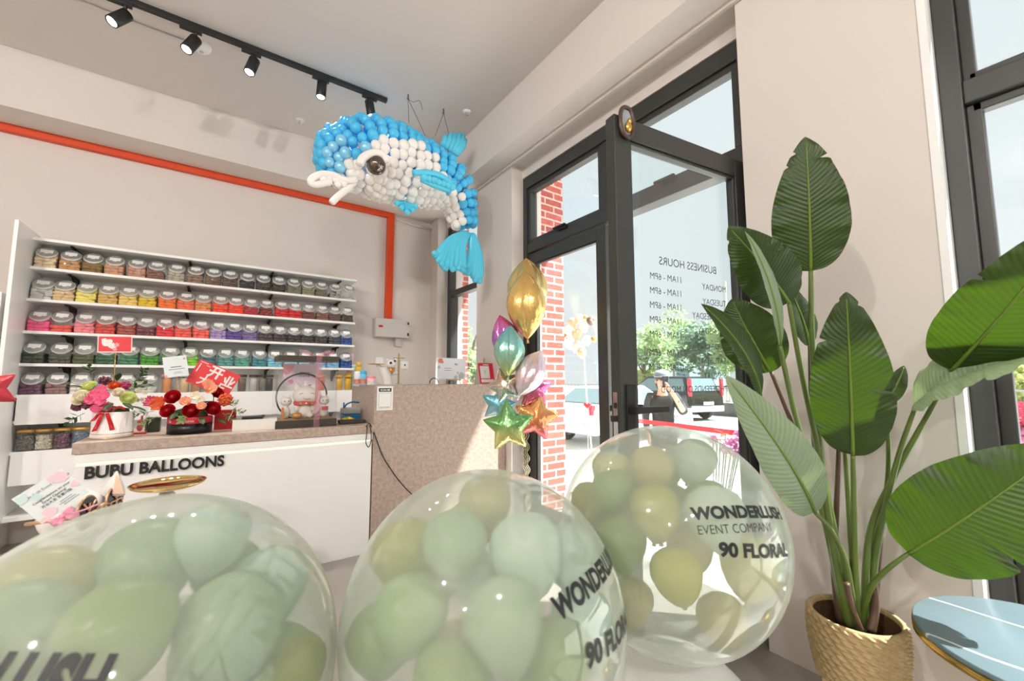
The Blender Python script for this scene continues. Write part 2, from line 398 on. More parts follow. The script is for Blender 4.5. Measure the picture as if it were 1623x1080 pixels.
# grey breaker box
t = thing('breaker_box', 'grey metal breaker box on the wall below the orange trunking', 'electrical box', (1.50, YB, 1.70))
GREYM = P('grey_enamel', rgb(200, 196, 190), .4, noise=.02)
a = MB(); a.box(-.185, .185, -.11, 0, -.10, .10); a.build('housing', GREYM, t, bevel=.004)
a = MB(); a.box(-.182, .182, -.124, -.112, -.097, .097); dr = a.build('door', GREYM, t, bevel=.003)
a = MB(); a.box(-.152, -.108, -.128, -.124, .0, .022); a.build('label_plate', P('red_plastic', rgb(200, 24, 36), .4), dr)
for z in (.06, -.06):
    a = MB(); a.box(.165, .178, -.134, -.12, z - .014, z + .014); a.build('latch', BLACK, dr)
a = MB(); a.box(.06, .13, -.05, 0, -.19, -.10); a.build('cable_entry', GREYM, t, bevel=.003)
for px, py, nm in ((601, 573, 'white wall socket behind the raised tray of the panda statue'), (641, 579, 'white wall switch with a dark dot right of the gold pole')):
    q = on(px, py, 1, YB)
    t = thing('wall_socket', nm, 'socket', q)
    a = MB(); a.box(-.043, .043, -.012, 0, -.043, .043); a.build('plate', LAM, t, bevel=.003)
    a = MB(); a.box(-.008, .008, -.016, -.012, -.008, .008); a.build('button', BLACK if px > 620 else LAM, t)

# ------------------------------------------------------------------ ceiling fittings
a = MB(); a.tube([(-1.3, 3.36, ZC - .012), (-.75, 3.385, ZC - .012), (-.5, 3.40, ZC - .012), (-.28, 3.40, ZC - .012)], .012, 8)
tag(a.build('cable_conduit', WHITE), 'white conduit on the ceiling running to the round detector', 'conduit')
t = thing('smoke_detector', 'round white smoke detector at the end of the ceiling conduit', 'smoke detector', (-.22, 3.39, ZC))
a = MB(); a.lathe([(.0, -.045), (.03, -.045), (.045, -.03), (.055, -.012), (.055, 0)], 20); a.build('body', LAM, t)
a = MB(); a.lathe([(.0, -.05), (.012, -.048), (.012, -.044)], 12); a.build('sensor', GREYM, t)
for (px, py), lb in (((475, 190), 'small round white ceiling fitting left of the dolphin, by the back beam'), ((740, 177), 'small round white ceiling fitting right of the hanging wires')):
    q = on(px, py, 2, ZC); t = thing('sprinkler_head', lb, 'sprinkler', q)
    a = MB(); a.lathe([(.0, -.012), (.03, -.01), (.036, 0)], 18); a.build('escutcheon', LAM, t)
    a = MB(); a.lathe([(.0, -.03), (.01, -.03), (.01, -.01)], 10); a.build('nozzle', CHROME, t)
YT = 3.20
t = thing('light_track', 'long black lighting track fixed under the ceiling', 'light track', (0, YT, ZC))
a = MB(); a.box(-1.6, .985, -.017, .017, -.032, 0); a.build('rail', BLACK, t, bevel=.002)
a = MB(); a.box(.985, .995, -.017, .017, -.032, 0); a.build('end_cap', BLACK, t)
LENS = emit('lamp_lens', (1, .95, .88, 1), 12)
heads = [((-.60, 3.285), (-.45, -.30, -.84), 'black spotlight at the far left of the track, nearest the frame top'),
         ((-.262, 3.285), (-.33, -.25, -.9), 'black spotlight beside the white smoke detector, second along the track'),
         ((.068, 3.287), (-.22, -.2, -.95), 'black spotlight in the middle of the track, third from either end'),
         ((.508, 3.30), (-.05, -.1, -1), 'black spotlight pointing straight down, fourth along the track'),
         ((.868, 3.295), (.16, -.1, -.98), 'black spotlight at the track end just above the blue dolphin')]
for (x, z), d, lb in heads:
    d = Vector(d).normalized(); c = Vector((x, 0, z - ZC + .0))
    t = thing('spotlight', lb, 'spotlight', (x, YT, ZC - .032), 0, 'spotlights on the ceiling track')
    c = Vector((0, 0, z - (ZC - .032)))
    a = MB(); a.box(-.065, .05, -.016, .016, -.024, 0); a.build('adapter', BLACK, t, bevel=.002)
    a = MB(); a.cyl(Vector((.02, 0, -.02)), c - d * .045, .009, n=10); a.build('bracket', BLACK, t)
    a = MB(); Mz = d.to_track_quat('-Z', 'Y').to_matrix().to_4x4(); Mz.translation = c
    a.lathe([(0, .065), (.028, .065), (.034, .06), (.034, -.062), (.030, -.066), (.028, -.055), (0, -.055)], 24, Mz); a.build('barrel', BLACK, t)
    a = MB(); a.lathe([(0, -.06), (.027, -.06), (.027, -.056), (0, -.056)], 20, Mz); a.build('lens', LENS, t)
    s = bpy.data.lights.new('spot_beam', 'SPOT'); s.energy = 52; s.spot_size = math.radians(95); s.spot_blend = .6; s.color = (1, .94, .86); s.shadow_soft_size = .03
    so_ = bpy.data.objects.new('spot_beam', s); COL.objects.link(so_); so_.parent = t; so_.location = c + d * .085
    so_.rotation_euler = d.to_track_quat('-Z', 'Y').to_euler()
# bodies of the added fill lamps behind the camera (their light is set at the top)
for i, (cx, cy) in enumerate(FILL_LAMPS):
    t = thing('fill_lamp', 'added round white fill lamp under the ceiling behind the camera', 'fill lamp', (cx, cy, ZC), 0, 'added fill lamps')
    a = MB(); a.lathe([(.06, -.12), (.062, 0)], 24); a.lathe([(.05, -.12), (.06, -.12)], 24); a.build('housing', LAM, t)
    a = MB(); a.lathe([(0, -.10), (.05, -.10), (.05, -.12)], 20); a.build('reflector', LAM, t)
# ------------------------------------------------------------------ added slab high outside, out of view, shaped to shade the shop front
m = MB(); m.box(2.35, 4.13, -1.0, 9, 5.6, 5.8); struct(m.build('shade_slab', P('grey_render', rgb(190, 188, 184), .8)))

# ------------------------------------------------------------------ wall shelving unit
SX0, SX1, SY = -1.112, 1.065, 4.20
SHZ = [2.135, 1.93, 1.706, 1.482, 1.258, 1.044]       # shelf tops; the last one carries the fascia row
t = thing('shelving_unit', 'white wall shelving with black brackets holding rows of jars', 'shelving', (0, YB, 0))
a = MB(); a.box(SX0 - .02, SX0, 3.95 - YB, 0, .22, 2.175); a.build('side_panel', LAM, t, bevel=.002)
a = MB(); a.box(SX0, SX1, -.012, 0, .24, 2.12); a.build('back_panel', LAM, t)
for i, z in enumerate(SHZ + [.665]):
    a = MB(); a.box(SX0, SX1, SY - YB, -.012, z - .02, z); a.build('shelf', LAM, t, bevel=.0015)
a = MB(); a.box(SX0, SX1, SY - YB, -.012, .215, .245); a.build('shelf', LAM, t, bevel=.0015)
for z0, z1 in ((.845, 1.046), (.448, .668)):
    a = MB(); a.box(SX0 + .012, SX1, SY - YB - .018, SY - YB - .0005, z0, z1); a.build('fascia', LAM, t, bevel=.002)
a = MB(); a.box(SX0, SX1, SY - YB, -.012, .855, .873); a.build('shelf', LAM, t, bevel=.0015)
for z in SHZ[:5] + [.855]:
    for x in (-.93, -.25, .345, .925):
        zz = z - .02 if z != .855 else .855
        a = MB(); a.box(x - .009, x + .009, -.022, -.012, zz - .11, zz); a.box(x - .009, x + .009, SY - YB + .05, -.012, zz - .01, zz)
        a.add([(x - .004, -.02, zz - .1), (x + .004, -.02, zz - .1), (x - .004, -.18, zz - .008), (x + .004, -.18, zz - .008), (x - .004, -.02, zz - .008), (x + .004, -.02, zz - .008)],
              [(0, 1, 3, 2), (2, 3, 5, 4), (0, 2, 4), (1, 5, 3), (0, 4, 5, 1)])
        a.build('bracket', BLACK, t)

# ------------------------------------------------------------------ slant-front jars of balloons
JW, JD, JH = .114, .15, .150
JARM = clear('jar_plastic', (.97, .975, .97, 1), 1.0, .05, base=.035, edge=.35, milk=.04, milkcol=(.9, .92, .92, 1))
LIDM = clear('jar_lid', (.9, .92, .92, 1), 1.0, .25, base=.05, edge=.3, milk=.40, milkcol=rgb(240, 242, 242))
LIDR = P('jar_lid_rim', rgb(222, 224, 222), .3, noise=.02)
def jar_profile(inset, top=1.0):
    # side view (y towards the front negative, z up)
    p = [(-JD / 2, .012), (-JD / 2, .072), (-.018, .147), (JD / 2 - .03, .147), (JD / 2, .12), (JD / 2, .012), (JD / 2 - .012, 0), (-JD / 2 + .012, 0)]
    return p
def jar_body_mesh():
    a = MB(); p = jar_profile(0); w = JW / 2
    secs = [(-w, .86), (-w + .012, 1.0), (w - .012, 1.0), (w, .86)]
    cy, cz = 0, .07; n = len(p); vs = []
    for x, s in secs: vs += [(x, cy + (y - cy) * s, cz + (z - cz) * s) for y, z in p]
    fs = [(i * n + k, i * n + (k + 1) % n, (i + 1) * n + (k + 1) % n, (i + 1) * n + k) for i in range(3) for k in range(n)]
    fs += [tuple(range(n - 1, -1, -1)), tuple(range(3 * n, 4 * n))]
    a.add(vs, fs, True); return a
def pillow(a, c, r, R):
    c = Vector(c); vs = []; n, m_ = 12, 6; sp = lambda q: math.copysign(abs(q) ** .55, q)
    for i in range(m_ + 1):
        t = PI * i / m_
        for k in range(n):
            an = 2 * PI * k / n; s_ = max(0, math.sin(t)) ** .6
            vs.append(c + R @ Vector((r[0] * s_ * sp(math.cos(an)), r[1] * s_ * sp(math.sin(an)), r[2] * sp(math.cos(t)))))
    a.add(vs, [(i * n + k, (i + 1) * n + k, (i + 1) * n + (k + 1) % n, i * n + (k + 1) % n) for i in range(m_) for k in range(n)], True)
def jar_fill_mesh(level, rng):
    """a stack of folded balloons pressed against the clear wall: lumpy pillows up to a fill level"""
    a = MB(); rows = max(1, int(round(level * 5))); w = JW / 2 - .006
    for r in range(rows):
        z = .012 + .024 * r
        # the slanted front takes the top rows back
        yf = -JD / 2 + .004 if z < .07 else -JD / 2 + .004 + (z - .062) * 0.78
        x = -w
        while x < w - .012:
            ww = min(rng.uniform(.028, .066), w - x)
            for yy, dd in ((yf + .012, .018),) + (((yf + .05, .03),) if r == rows - 1 else ()):
                M = Matrix.Rotation(rng.uniform(-.25, .25), 3, 'Y') @ Matrix.Rotation(rng.uniform(-.2, .2), 3, 'X')
                pillow(a, (x + ww / 2, yy, z + rng.uniform(-.003, .003)), (ww * .60, dd, .0150), M)
            x += ww
        a.box(-w + .006, w - .006, yf + .012, JD / 2 - .012, z - .010, z + .011)
    return a
def jar_lid_mesh():
    M = Matrix.Rotation(math.radians(52), 4, 'X'); M.translation = (0, -.050, .112)
    a = MB(); a.lathe([(0, .012), (.044, .012), (.050, .008), (.052, 0), (.052, -.006), (.047, -.007)], 28, M)
    b = MB(); b.lathe([(.050, -.008), (.0535, -.006), (.0535, .004), (.050, .009)], 28, M)
    return a, b, M
rngj = random.Random(4)
lidA, lidB, LM = jar_lid_mesh()
JT = thing('balloon_jar', 'x', 'jar'); JT.location = (0, 0, -5)
jb = jar_body_mesh().build('jar_body', JARM, JT, bevel=.006, seg=2)
jf0 = jar_fill_mesh(1.0, rngj).build('folded_balloons', PAPER, JT)
jl = lidA.build('lid', LIDM, JT); lidB.build('lid_rim', LIDR, jl)
a = MB(); zl = .0138
lp = [(-.031, -.014), (.031, -.014), (.031, .019), (-.031, .019)]
a.add([LM @ Vector((x, y, zl)) for x, y in lp], [(0, 1, 2, 3)]); a.add([LM @ Vector((x, y, zl)) for x, y in ((-.010, -.022), (.010, -.022), (.010, -.014), (-.010, -.014))], [(0, 1, 2, 3)])
jlab = a.build('label', PAPER, jl, solid=.0004)
a = MB()
for k, ww in enumerate((.036, .024, .03)): a.add([LM @ Vector((x, y, zl + .0006)) for x, y in ((-ww / 2, .006 - k * .007), (ww / 2, .006 - k * .007), (ww / 2, .008 - k * .007), (-ww / 2, .008 - k * .007))], [(0, 1, 2, 3)])
FILLS = {}
for lv in (1.0, .8, .6, .35, .15):
    for s in range(3):
        ob = jar_fill_mesh(lv, rngj); nm = ob.build('folded_balloons', PAPER); FILLS[(lv, s)] = nm.data; bpy.data.objects.remove(nm)
def fillmat(c):
    return P('latex_%02x%02x%02x' % c, rgb(*c), .45, noise=.22, nscale=40)
ROWS = [
 [((226, 204, 168), 'cream', 1), ((196, 148, 96), 'caramel', .8), ((128, 100, 42), 'olive brown', .6), ((202, 150, 122), 'peach', .8), ((196, 146, 122), 'dusty rose', .8), ((124, 84, 68), 'brown', .6), ((176, 166, 146), 'khaki grey', .8), ((138, 112, 92), 'taupe', .8), ((116, 90, 74), 'dark taupe', .8),
  ((88, 70, 60), 'dark brown', .8), ((44, 40, 40), 'black', .6), ((62, 54, 46), 'charcoal brown', .8), ((52, 50, 40), 'black olive', .6), ((120, 118, 96), 'olive grey', .8), ((140, 138, 112), 'sage grey', .8), ((110, 108, 88), 'moss grey', .6), ((150, 152, 144), 'silver grey', .35), ((180, 182, 180), 'a few silver', .15)],
 [((206, 206, 202), 'pale grey', 1), ((224, 192, 148), 'peach beige', .8), ((236, 224, 120), 'pale yellow', 1), ((214, 176, 100), 'golden tan', .8), ((238, 204, 116), 'light amber', .8), ((222, 186, 40), 'mustard yellow', .8), ((244, 116, 44), 'bright orange', .8), ((236, 108, 74), 'coral orange', .8), ((224, 142, 90), 'apricot', .8),
  ((240, 76, 34), 'vermilion', .8), ((238, 62, 34), 'flame red', .8), ((168, 30, 48), 'crimson', .6), ((122, 34, 36), 'maroon', .6), ((204, 24, 34), 'scarlet', .8), ((200, 28, 34), 'red', .6), ((112, 58, 48), 'chestnut', .6), ((124, 88, 72), 'cocoa', .6), ((98, 72, 70), 'mauve brown', .6), ((70, 62, 44), 'dark olive', .6)],
 [((250, 96, 146), 'hot pink', .8), ((228, 88, 78), 'half-filled coral', .35), ((238, 136, 144), 'soft pink', .8), ((206, 70, 66), 'brick red', .8), ((158, 74, 62), 'rust', .8), ((116, 60, 62), 'wine', .6), ((218, 48, 58), 'cherry red', .8), ((232, 88, 74), 'coral red', .8),  ((240, 98, 84), 'salmon', .8),
  ((164, 142, 196), 'lavender', .8), ((84, 64, 142), 'purple', .8), ((122, 102, 152), 'lilac', .8), ((72, 62, 70), 'plum grey', .6), ((58, 50, 54), 'dark plum', .6), ((44, 42, 44), 'jet black', .6), ((52, 50, 48), 'soot black', .6), ((60, 58, 56), 'graphite', .6), ((68, 72, 82), 'slate blue', .6), ((46, 74, 140), 'navy blue', .8)],
 [((50, 62, 52), 'deep green', .6), ((76, 80, 62), 'grey green', .6), ((76, 84, 50), 'moss green', .6), ((44, 92, 60), 'bottle green', .6), ((58, 120, 86), 'forest green', .8), ((70, 148, 44), 'bright green', .8), ((60, 124, 50), 'grass green', .8), ((128, 196, 52), 'lime green', .8), ((58, 104, 112), 'dark teal', .8),
  ((78, 146, 142), 'sea green', .8), ((80, 152, 136), 'jade', .8), ((60, 130, 140), 'teal', .8), ((120, 190, 216), 'sky blue', .8), ((140, 200, 222), 'pale blue', .8), ((130, 190, 220), 'baby blue', .8), ((120, 180, 214), 'powder blue', .8), ((108, 170, 214), 'cornflower blue', .8), ((34, 84, 146), 'royal blue', .8)],
 [((98, 62, 84), 'plum', .6), ((134, 104, 100), 'rosy taupe', .6), ((222, 220, 210), 'white', .8), ((176, 176, 170), 'stone grey', .6), ((150, 160, 140), 'dull sage', .6), ((190, 192, 184), 'clear', .35)],
]
ORD = ['first', 'second', 'third', 'fourth', 'fifth', 'sixth', 'seventh', 'eighth', 'ninth', 'tenth', 'eleventh', 'twelfth', 'thirteenth', 'fourteenth', 'fifteenth', 'sixteenth', 'seventeenth', 'eighteenth', 'nineteenth']
SHN = ['top row', 'second row down', 'third row down', 'fourth row down', 'fifth row down']
def dup_jar(x, y, z, label, col, lv, group):
    r = dup(JT, (x, y, z), (0, 0, rngj.uniform(-.05, .05)), label, group)
    for c in r.children:
        if c.name.startswith('folded_balloons'):
            c.data = FILLS[(lv if lv in (1.0, .8, .6, .35, .15) else 1.0, rngj.randrange(3))]
            c.material_slots[0].link = 'OBJECT'; c.material_slots[0].material = fillmat(col)
        if c.name.startswith('lid'):
            pass
    return r
for ri, row in enumerate(ROWS):
    n = len(row); step = .1215 if n <= 18 else .1205
    for i, (c, nm, lv) in enumerate(row):
        x = -1.052 + i * (step - .0008) * (1.0 if n <= 18 else .95) + rngj.uniform(-.003, .003)
        dup_jar(x, SY + JD / 2 + .012 + rngj.uniform(0, .012), SHZ[ri + 1],
                'jar of %s balloons, %s from the left in the %s' % (nm, ORD[i], SHN[ri]), c, float(lv), 'slant-front jars in the %s of the wall shelving' % SHN[ri])
for c in list(JT.children):
    for g in list(c.children): bpy.data.objects.remove(g)
    bpy.data.objects.remove(c)
bpy.data.objects.remove(JT)

# ------------------------------------------------------------------ small straight jars on the fifth row and gold-lidded jars below
TUBE = [(265, 'orange', (214, 140, 92), 'a pink lid'), (293, 'cream', (214, 186, 140), 'a clear lid'), (311, 'caramel', (190, 140, 90), 'a clear lid'), (384, 'brown', (110, 84, 70), 'a dark lid'), (402, 'silver', (190, 190, 184), 'a dark lid'), (417, 'pepper grey', (120, 116, 108), 'a dark lid'), (427, 'black', (52, 48, 46), 'a dark lid'),
        (510, 'orange red', (226, 96, 52), 'an orange lid'), (538, 'golden', (226, 170, 30), 'a yellow lid'), (552, 'amber', (232, 176, 32), 'a yellow lid')]
for k, (px, nm, c, lid) in enumerate(TUBE):
    q = on(px, 600, 1, SY + .05); r0 = .032
    t = thing('confetti_jar', 'slim jar of %s confetti with %s on the fifth row' % (nm, lid), 'jar', (q.x, SY + .06, SHZ[5]), 0, 'slim confetti jars')
    hh = .125
    a = MB(); a.lathe([(0, 0), (r0, 0), (r0, hh), (r0 - .003, hh + .004)], 20); a.build('jar_body', JARM, t)
    a = MB(); a.lathe([(0, .003), (r0 - .003, .003), (r0 - .003, hh - .015), (r0 * .5, hh - .01), (0, hh - .008)], 20)
    m_ = P('confetti_%s' % nm.replace(' ', '_'), rgb(*c), .5, noise=.5, nscale=160); a.build('confetti', m_, t)
    lc = {'pink': (236, 150, 130), 'clear': (205, 210, 210), 'dark': (60, 58, 56), 'orange': (230, 110, 60), 'yellow': (226, 178, 40)}[lid.split()[1]]
    a = MB(); a.lathe([(r0, hh), (r0 + .003, hh + .001), (r0 + .003, hh + .016), (r0 - .004, hh + .02), (0, hh + .02)], 20); a.build('lid', P('jar_cap_' + lid.split()[1], rgb(*lc), .4), t)
for k, (px, nm, c) in enumerate([(41, 'grey', (112, 110, 100)), (70, 'white and black', (206, 200, 180)), (99, 'purple', (110, 66, 86)), (127, 'blue grey', (104, 118, 138))]):
    q = on(px, 705, 1, SY + .05); r0 = .045; hh = .125
    t = thing('gold_lid_jar', 'gold-lidded jar of %s pebbles, %s on the low shelf' % (nm, ORD[k]), 'jar', (q.x, SY + .055, .665), 0, 'gold-lidded jars on the low shelf')
    sq = lambda ang, i, z: 1.0 / max(abs(math.cos(ang)), abs(math.sin(ang))) if False else min(1.16, 1.0 / max(abs(math.cos(ang)), abs(math.sin(ang))))
    a = MB(); a.lathe([(0, 0), (r0 - .004, 0), (r0, .006), (r0, hh - .008), (r0 - .006, hh)], 28, mod=sq); a.build('jar_body', JARM, t)
    a = MB(); rr = random.Random(k)
    for _ in range(150):
        an = rr.uniform(0, 2 * PI); f = sq(an, 0, 0); x = math.cos(an) * (r0 - .011) * f; y = math.sin(an) * (r0 - .011) * f
        a.sphere((x, y, rr.uniform(.012, hh - .02)), (rr.uniform(.006, .010), rr.uniform(.006, .010), .006), 7, 5, Matrix.Rotation(rr.uniform(0, 3), 3, 'X'))
    pbm = P('pebbles_%d%d%d' % c, rgb(*c), .5, noise=.45, nscale=70)
    pb = a.build('pebbles', pbm, t); pb['kind'] = 'stuff'
    a = MB(); a.lathe([(0, .006), (r0 - .014, .006), (r0 - .014, hh - .02), (0, hh - .02)], 20, mod=sq); a.build('filling', pbm, t)
    a = MB(); a.lathe([(0, hh), (r0 + .001, hh), (r0 + .002, hh + .016), (r0 - .004, hh + .02), (0, hh + .02)], 28, mod=sq); a.build('lid', P('brushed_gold_lid', rgb(206, 162, 84), .35, metal=.6), t)

# white cupboard left of the shelving, red foil star before it
t = thing('cupboard', 'white cupboard at the left edge of the photo, beside the shelving', 'cupboard', (-1.5, 4.22, 0))
a = MB(); a.box(-.33, .345, -.25, .27, 0, 1.70); a.build('carcass', LAM, t, bevel=.003)
a = MB(); a.box(-.325, .318, -.27, -.252, .08, 1.685); d = a.build('door', LAM, t, bevel=.003)
a = MB(); a.cyl((.285, -.30, 1.33), (.285, -.27, 1.33), .012, .009); a.build('knob', CHROME, d)
# ------------------------------------------------------------------ low counter with the shop name, tall stone-faced counter beside it
CY = 2.90; LX0, LX1 = -.557, .875
t = thing('low_counter', 'white shop counter with grey stone top and big black shop name', 'counter', (0, CY, 0))
a = MB(); a.box(LX0 + .004, LX1 - .002, .03, .62, 0, .787); a.build('body', LAM, t)
a = MB(); a.box(LX0 + .002, LX1 - .004, 0, .03, .0, .728); a.build('front_panel', LAM, t, bevel=.003)
a = MB(); a.box(LX0 + .002, LX1 - .004, -.012, .03, .742, .785); a.build('valance', LAM, t, bevel=.002)
a = MB(); a.box(LX0 + .01, LX1 - .01, .018, .028, .732, .741); a.build('light_strip', emit('led_strip', (1, .88, .68, 1), .7), t)
a = MB(); a.box(LX0 - .006, LX1, -.02, .66, .787, .842); a.build('counter_top', STONE, t, bevel=.003)
a = MB(); M = frame3((-.516, -.006, .667), (1, 0, 0), (0, 0, 1), (0, -1, 0))
v, f = text_geo('BUBU BALLOONS', .08, .02); wdt = max(p[0] for p in v)
add_text(a, 'BUBU BALLOONS', .08, M, .028, sx=.562 / wdt, depth=.006); a.build('lettering', INK, t)
t = thing('tall_counter', 'tall brown stone-faced counter between white counter and window', 'counter', (0, CY, 0))
a = MB(); a.box(.88, 1.965, 0, .025, 0, 1.095); a.build('front_panel', STONE, t)
a = MB(); a.box(.88, .905, .026, .60, 0, 1.095); a.build('side_panel', STONE, t)
a = MB(); a.box(.877, 1.968, -.003, .40, 1.095, 1.108); a.build('counter_top', STONE, t)
a = MB(); a.box(.906, 1.94, .026, .39, .02, 1.094); a.build('carcass', LAM, t)
t = thing('scan_poster', 'white SCAN ME sheet taped to the corner of the tall counter', 'sign', (.951, CY - .0035, 1.018))
a = MB(); a.box(-.056, .056, -.0015, 0, -.083, .083); a.build('sheet', PAPER, t)
a = MB(); a.box(-.044, .044, -.0025, -.0016, .045, .07); a.build('banner', INK, t)
a = MB(); M = frame3((0, -.003, .0515), (1, 0, 0), (0, 0, 1), (0, -1, 0)); add_text(a, 'SCAN ME', .0165, M, .03, 'CENTER'); a.build('lettering', PAPER, t)
a = MB()
for x0, x1, z0, z1 in ((-.044, .044, .034, .0355), (-.044, .044, -.07, -.0685), (-.044, -.0425, -.07, .034), (.0425, .044, -.07, .034), (-.035, .035, -.063, -.060)): a.box(x0, x1, -.0022, -.0016, z0, z1)
a.build('border', P('grey_ink', rgb(120, 118, 116), .7), t)
# black cable from the low counter across the stone face
a = MB(); pts = [on(580, 677, 1, 2.86), on(586, 672, 1, 2.875), on(594, 690, 1, 2.89), on(606, 722, 1, 2.89), on(620, 745, 1, 2.89), on(634, 764, 1, 2.89), on(652, 783, 1, 2.89), on(675, 800, 1, 2.89)]
def smooth_path(p, k=6):
    p = [Vector(q) for q in p]; o = []
    for i in range(len(p) - 1):
        a0 = p[max(i - 1, 0)]; b0 = p[i]; c0 = p[i + 1]; d0 = p[min(i + 2, len(p) - 1)]
        for j in range(k):
            s = j / k; o.append(.5 * ((2 * b0) + (c0 - a0) * s + (2 * a0 - 5 * b0 + 4 * c0 - d0) * s * s + (3 * b0 - a0 - 3 * c0 + d0) * s ** 3))
    o.append(p[-1]); return o
a.tube(smooth_path(pts), .0035, 6); tag(a.build('power_cable', BLACK), 'thin black cable trailing down the stone face of the tall counter', 'cable')
a = MB(); pts = [on(582, 676, 1, 2.862), on(581, 690, 1, 2.868), on(580, 702, 1, 2.87), on(584, 709, 1, 2.87), on(588, 700, 1, 2.87), on(588, 685, 1, 2.868), on(586, 674, 1, 2.862)]
a.tube(smooth_path(pts), .003, 6); tag(a.build('cable_loop', BLACK), 'small black cable loop hanging over the edge of the white counter', 'cable')
# ------------------------------------------------------------------ three giant clear balloons filled with small ones
SHELL = clear('clear_balloon_film', (.97, .98, .975, 1), 1.0, .04, base=.06, edge=.42, milk=.36, milkcol=rgb(228, 238, 228), milkedge=.35)
WBAL = P('white_latex', rgb(240, 240, 238), .3, noise=.01, trans=.25)
def latex(nm, c): return P('latex_' + nm, rgb(*c), .28, noise=.03, trans=.35)
TONES = {'sage': (168, 194, 156), 'mint': (214, 232, 216), 'olive': (178, 182, 78), 'moss': (148, 170, 102), 'lime': (196, 198, 76), 'cream': (230, 230, 180), 'khaki': (204, 198, 146), 'green': (160, 188, 128)}
def egg(mb, c, r, R, knot=True):
    prof = [(0, -1.28), (.10, -1.26), (.06, -1.17), (.16, -1.12), (.42, -.95), (.68, -.66), (.88, -.28), (.98, .08), (1.0, .25), (.96, .5), (.82, .76), (.55, .96), (.26, 1.06), (0, 1.09)]
    M = R.to_4x4(); M.translation = c
    mb.lathe([(a * r, b * r) for a, b in prof], 24, M)
BALL = [('left', Vector((-.071, .865, .693)), .27), ('middle', Vector((.451, .735, .695)), .268), ('right', Vector((1.006, .708, .738)), .2835)]
def hit(px, py, c, r, far=False):
    d = ray(px, py).normalized(); o = EYEP - c; b = d.dot(o); q = b * b - (o.dot(o) - r * r)
    q = max(q, 0); return EYEP + d * (-b + (1 if far else -1) * math.sqrt(q))
def wrap_text(mb, body, size, px0, py0, px1, py1, c, R, bold, xh=1.0):
    """print a line on the ball: baseline runs from the surface point under the first pixel to that under the second"""
    p0 = (hit(px0, py0, c, R) - c).normalized(); p1 = hit(px1, py1, c, R) - c; p1.normalize()
    ang = p0.angle(p1); ax = p0.cross(p1).normalized()
    v, f = text_geo(body, size, bold)
    bm = bmesh.new(); vs = [bm.verts.new(p) for p in v]
    for q in f:
        try: bm.faces.new([vs[i] for i in q])
        except ValueError: pass
    bmesh.ops.triangulate(bm, faces=bm.faces[:])
    for _ in range(3):
        ed = [e for e in bm.edges if e.calc_length() > .012]
        if ed: bmesh.ops.subdivide_edges(bm, edges=ed, cuts=1)
    bmesh.ops.triangulate(bm, faces=[f for f in bm.faces if len(f.verts) > 3])
    bm.verts.index_update(); w = max(p.co.x for p in bm.verts); out = []
    for p in bm.verts:
        q = Matrix.Rotation(ang * p.co.x / w, 3, ax) @ p0
        q = q * math.cos(p.co.y * xh / R) + ax * math.sin(p.co.y * xh / R)   # ax points up along the sphere when the line runs to the right
        out.append(c + q * (R + .0012))
    mb.add(out, [tuple(x.index for x in q.verts) for q in bm.faces], True); bm.free()
INNER = {
 'right': [(1033, 745, .058, 'khaki'), (968, 748, .058, 'cream'), (1100, 732, .06, 'mint'), (930, 800, .062, 'olive'), (1033, 818, .062, 'olive'), (1135, 822, .072, 'mint'), (985, 862, .065, 'moss'), (1073, 915, .060, 'lime'), (1200, 905, .075, 'cream'), (1148, 990, .060, 'khaki'), (1000, 955, .056, 'khaki')],
 'middle': [(722, 868, .062, 'sage'), (835, 880, .072, 'mint'), (640, 880, .072, 'olive'), (655, 985, .066, 'green'), (780, 1000, .068, 'sage'), (580, 1010, .062, 'moss'), (945, 1000, .066, 'mint'), (900, 880, .06, 'mint'), (720, 1075, .06, 'moss'), (770, 800, .06, 'khaki')],
 'left': [(60, 990, .062, 'sage'), (225, 880, .075, 'sage'), (340, 1000, .075, 'sage'), (455, 1050, .070, 'green'), (190, 1010, .066, 'moss'), (110, 920, .066, 'khaki'), (430, 930, .066, 'mint'), (520, 1060, .05, 'olive'), (310, 830, .06, 'mint')],
}
rb = random.Random(11)
